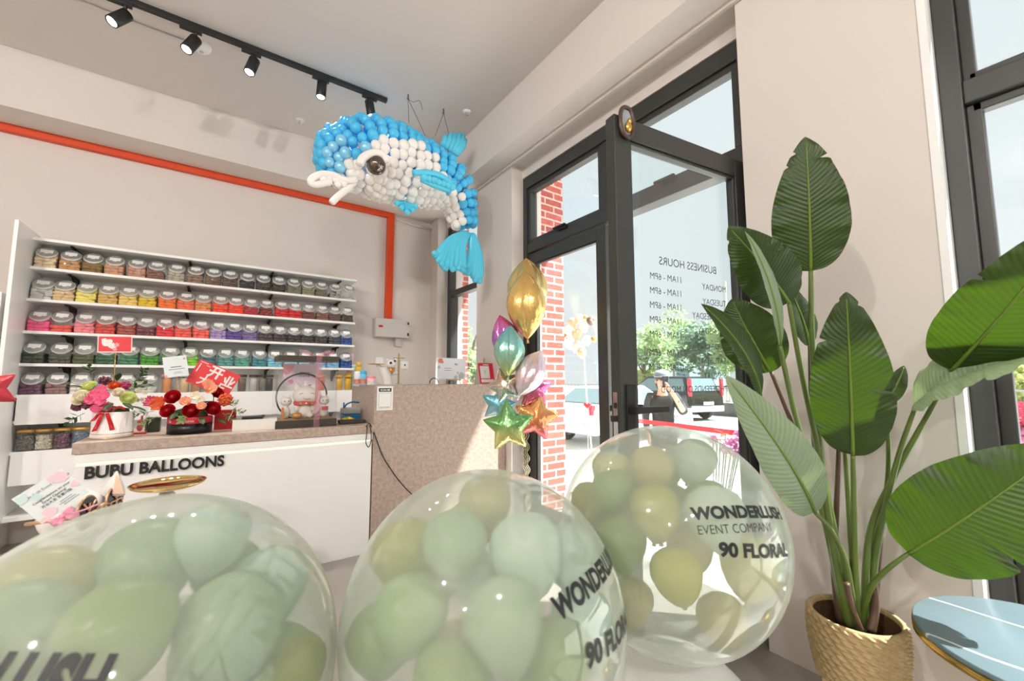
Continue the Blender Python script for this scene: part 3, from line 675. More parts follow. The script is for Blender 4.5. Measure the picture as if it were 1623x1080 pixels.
for nm, c, R in BALL:
    t = thing('clear_balloon', 'giant clear balloon stuffed with small balloons, %s of the three in the foreground' % nm, 'balloon', c, 0, 'giant clear balloons in the foreground')
    a = MB(); a.sphere((0, 0, 0), (R, R, R * 1.0), 64, 40); a.build('shell', SHELL, t)
    a = MB(); a.cyl((0, 0, -R - .012), (0, 0, -R + .002), .012, .02, 14); a.build('knot', WBAL, t)
    lines = {'right': [('WONDERLUSH', 1099, 824, 1239, 823, .05, .66), ('EVENT COMPANY', 1106, 848, 1224, 842, -.005, .50), ('90 FLORAL', 1140, 881, 1248, 881, .05, .70)],
             'middle': [('WONDERLUSH', 886, 984, 991, 880, .05, .84), ('90 FLORAL', 930, 1060, 997, 985, .05, .84)],
             'left': [('WONDERLUSH', -440, 1128, 140, 1140, .05, 1.45)]}[nm]
    for s_, x0, y0, x1, y1, bd_, xh_ in lines:
        a = MB(); wrap_text(a, s_, .05, x0, y0, x1, y1, c, R, bd_, xh_); a.v = [tuple(Vector(p) - c) for p in a.v]; a.build('lettering', INK, t)
    # white round balloon the clear one sits on
    hb = (c.z - R - .012) / 2
    b = MB(); b.sphere((0, 0, hb), (hb * 1.08, hb * 1.08, hb), 40, 24)
    tag(b.build('white_balloon', WBAL, loc=(c.x, c.y, 0)), 'round white balloon carrying the %s giant clear balloon' % nm, 'balloon', 'white base balloons')
    # small balloons inside
    pts = []
    for px, py, r, tone in INNER[nm]:
        p = hit(px, py, c, R - r * 1.15 - .012); pts.append((p, r, tone, 1))
    for _ in range(500):
        if len(pts) > (23 if nm != 'right' else 19): break
        r = rb.uniform(.055, .068)
        q = Vector((rb.gauss(0, 1), rb.gauss(0, 1), rb.gauss(0, 1))).normalized() * rb.uniform(.3, 1) * (R - r * 1.25); p = c + q
        if nm == 'right' and q.z < -.02: continue
        if all((p - o).length > (r + s) * .93 for o, s, _, _ in pts): pts.append((p, r, rb.choice(['sage', 'mint', 'khaki', 'green', 'moss']), 0))
    for p, r, tone, front in pts:
        for _ in range(12):                      # push neighbours apart a little
            for o, s, _, _ in pts:
                if o is not p and (p - o).length < (r + s) * .9 and (p - o).length > 1e-4:
                    p += (p - o).normalized() * .004
            if (p - c).length > R - r * 1.16: p -= (p - c) * ((p - c).length - (R - r * 1.16)) / (p - c).length
    for p, r, tone, front in pts:
        b = MB(); egg(b, Vector(), r * .93, Matrix.Rotation(rb.uniform(-.35, .35), 3, 'X') @ Matrix.Rotation(rb.uniform(-.35, .35), 3, 'Y'))
        o = b.build('small_balloon', latex(tone, TONES[tone]), loc=p)
        tag(o, 'small %s balloon packed inside the %s giant clear balloon' % ({'sage': 'sage green', 'mint': 'pale mint', 'olive': 'olive', 'moss': 'moss green', 'lime': 'lime olive', 'cream': 'pale cream', 'khaki': 'khaki', 'green': 'soft green'}[tone], nm), 'balloon', '%s balloons inside the %s clear balloon' % (tone, nm))
# ------------------------------------------------------------------ balloon dolphin hanging from the ceiling
DY = 3.0
BLUE = P('blue_latex', rgb(84, 204, 255), .22, noise=.06, nscale=3, trans=.15)
PEARL = P('pearl_blue_latex', rgb(140, 212, 248), .22, metal=.25, noise=.05)
WL = P('ivory_white_latex', rgb(253, 250, 247), .25, noise=.01, trans=.12)
AQUA = P('aqua_latex', rgb(100, 222, 255), .22, noise=.05, trans=.15)
org = on(640, 265, 1, DY)
DT = thing('balloon_dolphin', 'large blue and white dolphin made of balloons hanging from the ceiling', 'balloon sculpture', org)
def dp(px, py, y=DY): return on(px, py, 1, y) - org
spine = [((551, 252), .235), ((580, 250), .30), ((612, 256), .315), ((645, 268), .295), ((674, 277), .265), ((702, 290), .235), ((720, 309), .195), ((731, 334), .150), ((738, 358), .115)]
sp = smooth_path([dp(*p) for p, r in spine], 8); sr = [spine[min(i // 8, len(spine) - 1)][1] * (1 - (i % 8) / 8) + spine[min(i // 8 + 1, len(spine) - 1)][1] * ((i % 8) / 8) for i in range(len(sp))]
wp = [(546, 288), (548, 256), (575, 238), (625, 216), (660, 226), (690, 242), (703, 268), (712, 300), (736, 298), (748, 328), (747, 366), (700, 395), (640, 372), (560, 345), (525, 325)]
wpoly = [(q.x, q.z) for q in (on(x, y, 1, 2.80) - org for x, y in wp)]
def inpoly(x, z):
    c = False; n = len(wpoly)
    for i in range(n):
        x0, z0 = wpoly[i]; x1, z1 = wpoly[i - 1]
        if (z0 > z) != (z1 > z) and x < (x1 - x0) * (z - z0) / (z1 - z0) + x0: c = not c
    return c
rd = random.Random(5); balls = []
def put(p):
    p = p + Vector((rd.uniform(-1, 1), rd.uniform(-1, 1), rd.uniform(-1, 1))) * .008
    balls.append((p, rd.uniform(.034, .041)))
step = .072
L = [0]
for i in range(1, len(sp)): L.append(L[-1] + (sp[i] - sp[i - 1]).length)
s = 0; ring = 0
while s < L[-1]:
    i = max(k for k in range(len(L)) if L[k] <= s); i = min(i, len(sp) - 2); f = (s - L[i]) / (L[i + 1] - L[i]); c = sp[i].lerp(sp[i + 1], f); r = sr[i] * (1 - f) + sr[i + 1] * f
    T = (sp[i + 1] - sp[i]).normalized(); Yv = Vector((0, 1, 0)); U = T.cross(Yv).normalized()
    n = max(6, int(round(2 * PI * r * .9 / step)))
    for k in range(n):
        a = 2 * PI * (k + .5 * (ring % 2)) / n; put(c + (U * math.cos(a) + Yv * math.sin(a) * .84) * (r - .03))
    s += step * .93; ring += 1
T0 = (sp[1] - sp[0]).normalized(); U = T0.cross(Vector((0, 1, 0))).normalized()
for ph in (18, 36, 54, 72, 88):                      # rounded forehead
    r = sr[0] - .03; n = max(1, int(round(2 * PI * r * math.cos(math.radians(ph)) / step)))
    for k in range(n):
        a = 2 * PI * (k + .5 * (ph // 18 % 2)) / n
        put(sp[0] - T0 * r * .95 * math.sin(math.radians(ph)) + (U * math.cos(a) + Vector((0, .84, 0)) * math.sin(a)) * r * math.cos(math.radians(ph)))
sph = MB(); sph.sphere((0, 0, 0), 1, 20, 12); bo = sph.build('balloon', WL); bme = bo.data; bpy.data.objects.remove(bo)
camdir = (EYEP - org).normalized()
order = sorted(balls, key=lambda b: -(b[0].dot(camdir) - .0 * b[0].x))
rest_b, rest_w = MB(), MB()
# the visible near side first: those that face the shop
vis = sorted(balls, key=lambda b: (b[0] - min(sp, key=lambda q: (q - b[0]).length)).normalized().dot(camdir), reverse=True)
front = vis[:98]
for p, r in vis:
    w = inpoly(p.x, p.z)
    if any(p is q[0] for q in front):
        o = bpy.data.objects.new('balloon', bme); COL.objects.link(o); o.parent = DT; o.location = p; o.scale = (r, r, r * 1.06)
        o.material_slots[0].link = 'OBJECT'; o.material_slots[0].material = WL if w else (PEARL if rd.random() < .35 else BLUE)
    else:
        (rest_w if w else rest_b).sphere(p, (r, r, r * 1.06), 14, 9)
k = len(rest_b.v); rest_b.add(rest_w.v, rest_w.f, True, 1)
o = rest_b.build('balloon_mass', [BLUE, WL], DT); o['kind'] = 'stuff'
# eye with a white lid
e = dp(596, 262, 2.70)
a = MB(); a.sphere(e, .064, 28, 18); a.build('eye', P('smoke_chrome', rgb(120, 110, 102), .10, metal=1.0, noise=.02), DT)
a = MB(); a.tube(smooth_path([dp(x, y, 2.67) for x, y in ((570, 262), (574, 252), (585, 245), (598, 243), (608, 248), (613, 258))], 5), [.020] + [.027] * 24 + [.020], 12); a.build('eyelid', WL, DT)
a = MB()
up = [(565, 284), (548, 286), (530, 278), (510, 276), (495, 283), (493, 290), (503, 293), (525, 288)]
a.tube(smooth_path([dp(x, y, 2.86) for x, y in up], 5), .022, 12); b_ = MB()
a.build('beak', WL, DT)
a = MB(); a.tube(smooth_path([dp(x, y, 2.88) for x, y in ((563, 290), (550, 300), (535, 312), (525, 322))], 5), [.018] * 4 + [.023] * 11 + [.018], 12); a.build('beak', WL, DT)
a = MB()
for x, y in ((512, 284), (522, 284), (532, 285), (541, 287), (545, 292), (520, 290), (535, 292)): a.sphere(dp(x, y, 2.87), .024, 14, 9)
a.build('teeth', WL, DT)
def fan(name, root, tips, y0, y1, rr, bow, beads=0):
    a = MB(); r0 = dp(*root, y0)
    for i, tp in enumerate(tips):
        e = dp(*tp, y1); mid = (r0 + e) / 2 + Vector((bow[0], 0, bow[1])) * (1 - abs(i - len(tips) / 2) / len(tips))
        pts = smooth_path([r0 + (mid - r0) * .12, mid, e], 6); a.tube(pts, [rr * .6] + [rr] * (len(pts) - 2) + [rr * .5], 10)
        if beads:
            for q in range(beads): a.sphere(e + Vector((rd.uniform(-.02, .02), rd.uniform(-.02, .02), rd.uniform(-.015, .015))), rr * .9, 10, 7)
    a.build(name, AQUA, DT)
# dorsal fin, built of short tubes across
a = MB()
for i, (p0, p1) in enumerate((((700, 232), (706, 214)), ((706, 236), (714, 212)), ((712, 240), (721, 211)), ((717, 243), (729, 211)), ((721, 245), (735, 214)), ((724, 246), (738, 221)))):
    a.tube([dp(*p0), dp((p0[0] + p1[0]) / 2 + 2, (p0[1] + p1[1]) / 2), dp(*p1)], [.018, .026, .016], 10)
a.build('dorsal_fin', AQUA, DT)
a = MB()
a.tube(smooth_path([dp(x, y, 2.66) for x, y in ((655, 274), (672, 274), (690, 276), (705, 283), (716, 294))], 5), .022, 10)
for i in range(7): a.sphere(dp(672 + 7.5 * i, 281 + 2.6 * i, 2.66), .027, 12, 8)
a.tube(smooth_path([dp(x, y, 2.68) for x, y in ((668, 284), (690, 294), (712, 302))], 5), .022, 10)
a.build('pectoral_fin', AQUA, DT)
fan('pectoral_fin', (640, 322), ((628, 322), (636, 330), (646, 338), (656, 334), (662, 328)), 2.98, 2.9, .02, (0, -.01))
fan('tail_fluke', (744, 368), ((692, 404), (694, 414), (698, 421), (706, 425), (714, 427), (722, 427), (729, 428), (735, 427)), 3.0, 2.92, .026, (-.05, .06), 2)
fan('tail_fluke', (746, 366), ((738, 428), (742, 434), (748, 440), (753, 445), (758, 449), (762, 440), (762, 430)), 3.0, 3.02, .028, (.05, .0), 1)
# wires to the ceiling
a = MB()
for px, py, tg in ((647, 150, ((648, 195), (674, 215))), (703, 173, ((690, 215), (712, 215)))):
    c = on(px, py, 2, ZC) - org; a.cyl(c, c + Vector((0, 0, -.035)), .006, n=8); a.sphere(c + Vector((0, 0, -.035)), .010, 10, 7)
    for q in tg: a.tube([c + Vector((0, 0, -.035)), dp(*q)], .0022, 5)
a.tube(smooth_path([on(648, 158, 2, ZC - .03) - org, on(655, 162, 2, ZC - .05) - org, on(665, 160, 2, ZC - .06) - org, dp(670, 175)], 4), .0018, 5)
a.build('hanging_wire', P('steel_wire', rgb(110, 108, 104), .4, metal=.7), DT)
# ------------------------------------------------------------------ bird-of-paradise plant in a woven basket on wooden legs
PC = on(1355, 975, 2, .40); BR = .122
PT = thing('potted_plant', 'tall leafy plant with paddle leaves in a woven straw basket by the pier', 'plant', (PC.x, PC.y, 0))
STRAW = P('woven_straw', rgb(172, 150, 108), .8, noise=.4, nscale=90)
def ropemod(n):
    return lambda a, i, z: 1
a = MB(); nseg = 240; prof = []; zb, zt = .205, .40; rows = 12
def rad(z): u = (z - zb) / (zt - zb); return BR * (.86 + .16 * math.sin(min(1, u * 1.3) * PI / 2)) if u < .77 else BR * (1.02 - .02 * (u - .77) / .23)
vs = []; nr = rows * 6
for i in range(nr + 1):
    z = zb + (zt - zb) * i / nr; ph = (i % 6) / 6.0; row = i // 6
    for k in range(nseg):
        an = 2 * PI * k / nseg
        tw = math.sin(an * 26 + ph * 5.2 + row * PI)
        bulge = abs(math.sin(PI * i / 6.0)) ** .6
        seam = .4 if (k % 14) == 0 and row % 2 == 0 else 1
        r = rad(z) + (.0100 * bulge * (0.50 + .50 * tw)) * seam
        vs.append((r * math.cos(an), r * math.sin(an), z + .0012 * tw))
fs = [(i * nseg + k, i * nseg + (k + 1) % nseg, (i + 1) * nseg + (k + 1) % nseg, (i + 1) * nseg + k) for i in range(nr) for k in range(nseg)]
a.add(vs, fs, True)
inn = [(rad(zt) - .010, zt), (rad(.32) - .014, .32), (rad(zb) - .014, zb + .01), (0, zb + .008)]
a.lathe([(rad(zt) + .002, zt - .004), (rad(zt), zt + .004), (rad(zt) - .009, zt + .003), (rad(zt) - .012, zt - .01)], 60)
a.lathe([(0, zb), (rad(zb), zb)], 40)
a.build('basket', STRAW, PT)
a = MB(); a.lathe([(rad(zt) - .0125, zt - .009)] + inn[1:], 60, mod=lambda an, i, z: 1 + .012 * math.sin(an * 40 + z * 300)); a.build('shaded_inner_wall', P('shade_dark_straw', rgb(92, 66, 38), .85, noise=.5, nscale=70, bump=.6, bscale=120), PT)  # inner wall coloured darker than the straw to imitate shade inside the basket
for k in range(3):
    an = 2.3 + k * 2 * PI / 3; c = Vector((math.cos(an), math.sin(an), 0))
    b = MB(); b.cyl(c * (BR * .72) + Vector((0, 0, zb + .004)), c * (BR * .98), .013, .009, 14); b.build('leg', P('beech_wood', rgb(216, 184, 140), .5, noise=.12, nscale=30), PT)
b = MB(); b.lathe([(0, .325), (.05, .327), (BR * .9, .322)], 30); b.build('soil', P('dark_soil', rgb(48, 36, 26), .9, noise=.5, nscale=60, bump=.6, bscale=90), PT)

def leafmat(nm, c, ct, tr):
    if nm in MATS: return MATS[nm]
    m = P(nm, rgb(*c), .42, noise=.10, nscale=6, trans=tr); n = m.node_tree.nodes; l = m.node_tree.links; b = n['Principled BSDF']
    for x in n:
        if x.type == 'BSDF_TRANSLUCENT': x.inputs['Color'].default_value = rgb(*ct); tl = x
    uv = n.new('ShaderNodeUVMap'); sp_ = n.new('ShaderNodeSeparateXYZ'); l.new(uv.outputs[0], sp_.inputs[0])
    ab = n.new('ShaderNodeMath'); ab.operation = 'SUBTRACT'; ab.inputs[1].default_value = .5; l.new(sp_.outputs[1], ab.inputs[0])
    aa = n.new('ShaderNodeMath'); aa.operation = 'ABSOLUTE'; l.new(ab.outputs[0], aa.inputs[0])
    ph = n.new('ShaderNodeMath'); ph.operation = 'MULTIPLY_ADD'; ph.inputs[1].default_value = -52; 
    mu = n.new('ShaderNodeMath'); mu.operation = 'MULTIPLY'; mu.inputs[1].default_value = 190; l.new(sp_.outputs[0], mu.inputs[0])
    l.new(aa.outputs[0], ph.inputs[0]); l.new(mu.outputs[0], ph.inputs[2])
    si = n.new('ShaderNodeMath'); si.operation = 'SINE'; l.new(ph.outputs[0], si.inputs[0])
    bp = n.new('ShaderNodeBump'); bp.inputs['Strength'].default_value = .22; bp.inputs['Distance'].default_value = .004
    l.new(si.outputs[0], bp.inputs['Height']); l.new(bp.outputs[0], b.inputs['Normal'])
    mr = n.new('ShaderNodeMapRange'); mr.inputs[1].default_value = -1; mr.inputs[2].default_value = 1; l.new(si.outputs[0], mr.inputs[0])
    mx = n.new('ShaderNodeMix'); mx.data_type = 'RGBA'; l.new(mr.outputs[0], mx.inputs[0])
    mx.inputs[6].default_value = tuple(x * .80 for x in rgb(*ct)[:3]) + (1,); mx.inputs[7].default_value = rgb(*ct); l.new(mx.outputs[2], tl.inputs['Color'])
    return m
LEAF = leafmat('paddle_leaf', (31, 51, 12), (96, 134, 16), .20)
PALE = leafmat('pale_leaf_underside', (136, 156, 128), (150, 170, 110), .25)
RIB = P('leaf_midrib', rgb(112, 136, 52), .4, noise=.05, trans=.2)
STEM = P('green_petiole', rgb(88, 106, 46), .4, noise=.12, nscale=10)
SHEATH = P('purple_brown_sheath', rgb(84, 62, 48), .45, noise=.2, nscale=14)
POT0 = Vector((PC.x, PC.y, 0))
def leaf(base, tip, wid, roll=0, bend=.03, fold=.10, notch=(), mat=LEAF, lift=0, pow_=.62, peak=.80, droop=0):
    b = atd(*base); t = atd(*tip); T = (t - b); Ln = T.length; Td = T.normalized()
    V = (EYEP - (b + t) / 2).normalized(); N = (V - Td * V.dot(Td)).normalized(); N = Matrix.Rotation(math.radians(roll), 3, Td) @ N; S = Td.cross(N).normalized()
    NU, NV = 110, 16
    def hw(u, side):
        w = (math.sin(PI * min(1, (u ** peak))) ** (pow_ if u ** peak < .5 else pow_ + .06)) if 0 < u < 1 else 0
        w = max(w, .012)
        for u0, sd, dep in notch:
            if sd == side: w *= 1 - dep * math.exp(-((u - u0) / .009) ** 2)
        return w * wid / 2
    def mid(u): return b + T * u + N * (bend * 4 * u * (1 - u) - droop * u * u) 
    def fn(u, v):
        x = 2 * v - 1; sd = 1 if x > 0 else -1; w = hw(u, sd); q = abs(x)
        wave = (.005 * math.sin(u * 23 + sd) + .002 * math.sin(u * 61 + 2 * sd)) * q * q * min(1, wid / .2) ** 2
        uu = min(1, max(0, u + .05 * q * (1 - u)))            # veins sweep towards the tip
        return mid(u) + S * (x * w) + N * (fold * w * q * (1.4 - q) * 1.0 + wave) + Td * 0
    a = MB(); a.grid(fn, NU, NV, True, 0, False, True)
    a.v = [tuple(Vector(p) - POT0) for p in a.v]
    o = a.build('leaf', mat, PT)
    r = MB(); pts = [mid(u) + N * .001 - POT0 for u in [k / 24 for k in range(24)]]
    r.tube(pts, [.0048 * (1 - .85 * k / 23) + .0006 for k in range(24)], 8); r.build('midrib', RIB, o)
    return o
def stalk(pts, r0, r1, mat=STEM, name='petiole', k=8):
    a = MB(); p = smooth_path([atd(*q) - POT0 for q in pts], k); n = len(p)
    a.tube(p, [r0 + (r1 - r0) * i / (n - 1) for i in range(n)], 10); a.build(name, mat, PT)
dc = (PC - EYEP).dot(FW)
D = dc
leaf((1285, 430, D), (1277, 217, D - .03), .205, 6, .02, .10, ((.82, 1, .42), (.885, -1, .34), (.80, -1, .16)), peak=.68)
leaf((1250, 480, D - .06), (1154, 360, D - .12), .165, 15, .025, .12, ((.55, 1, .35), (.9, -1, .4)), peak=.75)
leaf((1236, 548, D - .12), (1180, 366, D - .16), .075, 66, .02, .35, (), PALE)
leaf((1222, 590, D + .03), (1160, 474, D + .08), .19, -10, .02, .10, ((.6, -1, .3),))
leaf((1205, 628, D - .08), (1111, 482, D - .2), .115, 58, .03, .4, ((.8, 1, .3),), peak=.8)
leaf((1291, 812, D - .12), (1150, 596, D - .28), .145, 18, .045, .22, (), PALE, peak=.75)
leaf((1352, 722, D - .10), (1341, 463, D - .14), .195, 4, .02, .14, ((.72, -1, .28), (.95, -1, .3), (.42, 1, .30), (.92, 1, .25)), peak=.72)
leaf((1283, 548, D + .05), (1248, 452, D + .06), .09, 40, .01, .3, ((.5, 1, .3),))
leaf((1400, 642, D + .03), (1433, 580, D + .02), .06, 25, .01, .2)
leaf((1507, 588, D - .16), (1712, 342, D - .42), .21, 12, .03, .12, ((.62, -1, .3), (.45, 1, .2)), peak=.72)
leaf((1450, 645, D - .08), (1690, 555, D - .34), .22, -58, .03, .75, ((.62, 1, .2),), PALE, peak=.72)
leaf((1440, 878, D - .12), (1690, 705, D - .30), .275, 10, .035, .14, ((.36, 1, .35),), peak=.70)
base = [(1330, 990), (1345, 995), (1355, 998), (1365, 998), (1375, 996), (1385, 992)]
stalk([(1285, 430, D), (1288, 560, D), (1300, 720, D), (1318, 850, D), (1345, 990, D)], .0065, .014)
stalk([(1250, 478, D - .06), (1272, 600, D - .02), (1298, 720, D), (1325, 860, D), (1348, 990, D)], .006, .012)
stalk([(1236, 548, D - .12), (1258, 650, D - .06), (1290, 760, D), (1315, 860, D + .01), (1340, 985, D + .01)], .006, .012)
stalk([(1222, 590, D + .03), (1262, 690, D + .03), (1300, 800, D + .02), (1328, 880, D + .02), (1342, 985, D + .02)], .0055, .013, SHEATH)
stalk([(1291, 812, D - .12), (1320, 845, D - .08), (1342, 900, D - .04), (1355, 990, D)], .005, .011)
stalk([(1352, 722, D - .10), (1354, 820, D - .06), (1356, 920, D - .02), (1360, 998, D)], .006, .012)
stalk([(1338, 700, D - .02), (1345, 800, D - .02), (1352, 900, D), (1356, 995, D)], .006, .011)
stalk([(1330, 695, D + .04), (1326, 800, D + .04), (1322, 900, D + .03), (1332, 985, D + .02)], .006, .013, SHEATH)
stalk([(1400, 642, D + .03), (1408, 700, D + .02), (1405, 780, D + .02), (1385, 880, D + .02), (1372, 990, D + .01)], .005, .010)
stalk([(1507, 588, D - .16), (1475, 650, D - .1), (1420, 750, D - .04), (1378, 850, D - .0), (1370, 990, D)], .0055, .012)
stalk([(1452, 642, D - .08), (1425, 720, D - .06), (1400, 820, D - .03), (1385, 900, D - .0), (1378, 995, D)], .0055, .013)
stalk([(1440, 878, D - .12), (1412, 898, D - .1), (1385, 925, D - .06), (1372, 955, D - .02), (1368, 998, D)], .0055, .011)
stalk([(1283, 548, D + .05), (1290, 700, D + .05), (1320, 880, D + .03), (1338, 985, D + .02)], .005, .011, SHEATH)
stalk([(1342, 925, D - .05), (1350, 960, D - .05), (1366, 1000, D - .06)], .009, .006, SHEATH, 'leaf_sheath')
stalk([(1385, 920, D - .03), (1388, 960, D - .03), (1380, 1000, D - .04)], .008, .014, SHEATH, 'leaf_sheath')
stalk([(1318, 860, D + .02), (1330, 930, D + .02), (1340, 995, D + .02)], .012, .018, SHEATH, 'leaf_sheath')
stalk([(1396, 850, D + .02), (1388, 920, D + .02), (1380, 1000, D + .02)], .008, .016, SHEATH, 'leaf_sheath')

# round marble table at the lower right
q = on(1600, 1050, 2, .50); TR = .26
tc_ = Vector((q.x, q.y, 0)); e0 = on(1489, 1020, 2, .50)
c1 = on(1540, 994, 2, .50)
TC = e0 + Vector((.16, -.19, 0)).normalized() * 0 ; 
TC = (on(1489, 1020, 2, .50) + Vector((.27 * .72, -.27 * .69, 0)))
TT = thing('marble_table', 'round grey marble side table with gold rim at the lower right', 'table', (TC.x, TC.y, 0))
MARB = P('grey_marble', rgb(122, 136, 142), .3, noise=.06, nscale=5, spec=.35)
n_, l_, b_ = nodes_of(MARB); t_ = n_.new('ShaderNodeTexCoord'); w_ = n_.new('ShaderNodeTexWave'); w_.inputs['Scale'].default_value = 1.3; w_.inputs['Distortion'].default_value = 3.5; w_.inputs['Detail'].default_value = 2; w_.inputs['Detail Scale'].default_value = 1.2; w_.inputs['Phase Offset'].default_value = 1.0
s_ = n_.new('ShaderNodeMath'); s_.operation = 'SUBTRACT'; s_.inputs[1].default_value = 1.0; ab_ = n_.new('ShaderNodeMath'); ab_.operation = 'ABSOLUTE'
rr_ = n_.new('ShaderNodeValToRGB'); rr_.color_ramp.elements[0].position = 0; rr_.color_ramp.elements[0].color = rgb(226, 228, 226); rr_.color_ramp.elements[1].position = .0008; rr_.color_ramp.elements[1].color = rgb(104, 122, 130)
l_.new(t_.outputs['Object'], w_.inputs['Vector']); l_.new(w_.outputs[0], s_.inputs[0]); l_.new(s_.outputs[0], ab_.inputs[0]); l_.new(ab_.outputs[0], rr_.inputs[0]); l_.new(rr_.outputs[0], b_.inputs['Base Color'])
a = MB(); a.lathe([(0, .484), (.262, .484), (.27, .488), (.27, .497), (.267, .5), (0, .5)], 72); a.build('table_top', MARB, TT)
a = MB(); a.lathe([(0, .466), (.262, .466), (.272, .47), (.272, .484), (0, .484)], 72); a.build('rim', GOLD, TT)
a = MB(); a.cyl((0, 0, .02), (0, 0, .466), .022, n=20); a.build('pedestal', GOLD, TT)
a = MB(); a.lathe([(0, 0), (.16, 0), (.16, .012), (.03, .022), (0, .022)], 48); a.build('base', GOLD, TT)
# ------------------------------------------------------------------ bunch of foil balloons by the shop window
def foil(nm, stops, rough=.2, metal=.7):
    """foil with its printed colour fade running along the balloon"""
    if nm in MATS: return MATS[nm]
    m = bpy.data.materials.new(nm); m.use_nodes = True; n, l, b = nodes_of(m); MATS[nm] = m
    b.inputs['Metallic'].default_value = metal; b.inputs['Roughness'].default_value = rough
    t = n.new('ShaderNodeTexCoord'); s = n.new('ShaderNodeSeparateXYZ'); r = n.new('ShaderNodeValToRGB')
    l.new(t.outputs['Generated'], s.inputs[0]); l.new(s.outputs['Z'], r.inputs[0]); l.new(r.outputs[0], b.inputs['Base Color'])
    e = r.color_ramp.elements
    while len(e) < len(stops): e.new(.5)
    for k, (p, c) in enumerate(stops): e[k].position = p; e[k].color = rgb(*c)
    z = n.new('ShaderNodeTexNoise'); z.inputs['Scale'].default_value = 9; z.inputs['Detail'].default_value = 3; l.new(t.outputs['Generated'], z.inputs['Vector'])
    bp = n.new('ShaderNodeBump'); bp.inputs['Strength'].default_value = .25; bp.inputs['Distance'].default_value = .03; l.new(z.outputs[0], bp.inputs['Height']); l.new(bp.outputs[0], b.inputs['Normal'])
    return m
def diamond(name, label, top, bot, y, wid, mat, turn=.3):
    p1 = on(*top, 1, y); p0 = on(*bot, 1, y); c = (p0 + p1) / 2; ax = (p1 - p0); Lh = ax.length / 2; ax.normalize()
    M = ax.to_track_quat('Z', 'Y').to_matrix()
    t = thing(name, label, 'foil balloon', c, 0, 'foil balloons tied in a bunch by the window')
    a = MB(); n = 48; rows = 22; vs = []
    for i in range(rows + 1):
        u = i / rows; z = (2 * u - 1) * Lh; r = wid / 2 * (math.sin(PI * u) ** .85)
        for k in range(n):
            an = 2 * PI * k / n + turn
            q = ((an - turn) / (PI / 2)) % 1; lobe = .84 + .20 * math.sin(PI * q) ** .7        # four puffed panels with seams between
            pk = 1 + .012 * math.sin(an * 22) * (abs(2 * u - 1) ** 2)
            vs.append(M @ Vector((r * lobe * pk * math.cos(an), r * lobe * pk * math.sin(an), z)))
    a.add(vs, [(i * n + k, i * n + (k + 1) % n, (i + 1) * n + (k + 1) % n, (i + 1) * n + k) for i in range(rows) for k in range(n)], True)
    a.build('foil_body', mat, t)
    a = MB()
    for s in range(4):
        an = turn + s * PI / 2
        a.tube([M @ Vector((wid / 2 * (math.sin(PI * max(.001, min(.999, u / 20))) ** .85) * .85 * math.cos(an), wid / 2 * (math.sin(PI * max(.001, min(.999, u / 20))) ** .85) * .85 * math.sin(an), (u / 10 - 1) * Lh)) for u in range(21)], .0022, 5)
    a.build('seam', mat, t)
    a = MB(); a.cyl(M @ Vector((0, 0, -Lh)), M @ Vector((.004, 0, -Lh - .03)), .006, .010, 8); a.build('neck', mat, t)
    return t
def star(name, label, ctr, y, R, rot, mat, facing, thick=.30, inner=.54):
    c = on(*ctr, 1, y); fz = Vector(facing).normalized(); ux = Vector((0, 0, 1)).cross(fz).normalized(); uz = fz.cross(ux).normalized()
    t = thing(name, label, 'foil balloon', c, 0, 'foil balloons tied in a bunch by the window')
    a = MB(); n = 80; m_ = 16
    def rad_(th):
        q = (th - rot) % (2 * PI / 5); q = min(q, 2 * PI / 5 - q); b_ = PI / 5; ri = inner
        st = ri * math.sin(b_) / (math.cos(q) * ri * math.sin(b_) - math.sin(q) * (ri * math.cos(b_) - 1))     # straight edge from point to notch
        return R * (st * .8 + .2 * (ri + (1 - ri) * (1 - q / b_) ** 1.6))
    def depth(x, y_):
        r = math.hypot(x, y_); th = math.atan2(y_, x); e = r / rad_(th)
        return R * thick * math.sqrt(max(0, 1 - e ** 2.2)) * (.55 + .45 * (1 - r / R))
    for sgn in (1, -1):
        def fn(u, v):
            th = v * 2 * PI; r = rad_(th) * u; x = r * math.cos(th); yy = r * math.sin(th)
            pk = 1 + .05 * math.sin(th * 40) * u ** 6
            return ux * x + uz * yy + fz * (sgn * depth(x, yy) * pk)
        a.grid(fn, m_, n, True, 0, sgn < 0)
    a.build('foil_body', mat, t)
    b = MB(); b.tube([ux * (rad_(2 * PI * k / n) * 1.01 * math.cos(2 * PI * k / n)) + uz * (rad_(2 * PI * k / n) * 1.01 * math.sin(2 * PI * k / n)) for k in range(n)], .0028, 5, closed=True); b.build('seam', mat, t)
    return t
FC = (-.62, -.78, .05)
diamond('foil_balloon', 'large gold diamond-shaped foil balloon at the front top of the bunch', (832, 430), (836, 538), 2.33, .30, foil('gold_foil', [(0, (236, 192, 112)), (.5, (244, 208, 130)), (1, (238, 194, 112))], .2), .9)
diamond('foil_balloon', 'gold foil balloon peeking out behind the large gold diamond', (834, 409), (838, 505), 2.47, .30, foil('old_gold_foil', [(0, (227, 204, 149)), (.5, (232, 204, 137)), (1, (223, 180, 102))], .2), .2)
diamond('foil_balloon', 'magenta and violet foil balloon left below the gold one', (792, 500), (813, 578), 2.44, .20, foil('magenta_foil', [(0, (110, 180, 227)), (.4, (173, 118, 204)), (.75, (216, 130, 204)), (1, (229, 87, 126))]), .5)
diamond('foil_balloon', 'teal to lime pointed foil balloon in the middle of the bunch', (809, 516), (806, 597), 2.30, .215, foil('teal_foil', [(0, (208, 216, 126)), (.35, (165, 216, 188)), (.7, (149, 216, 216)), (1, (130, 204, 212))]), .75)
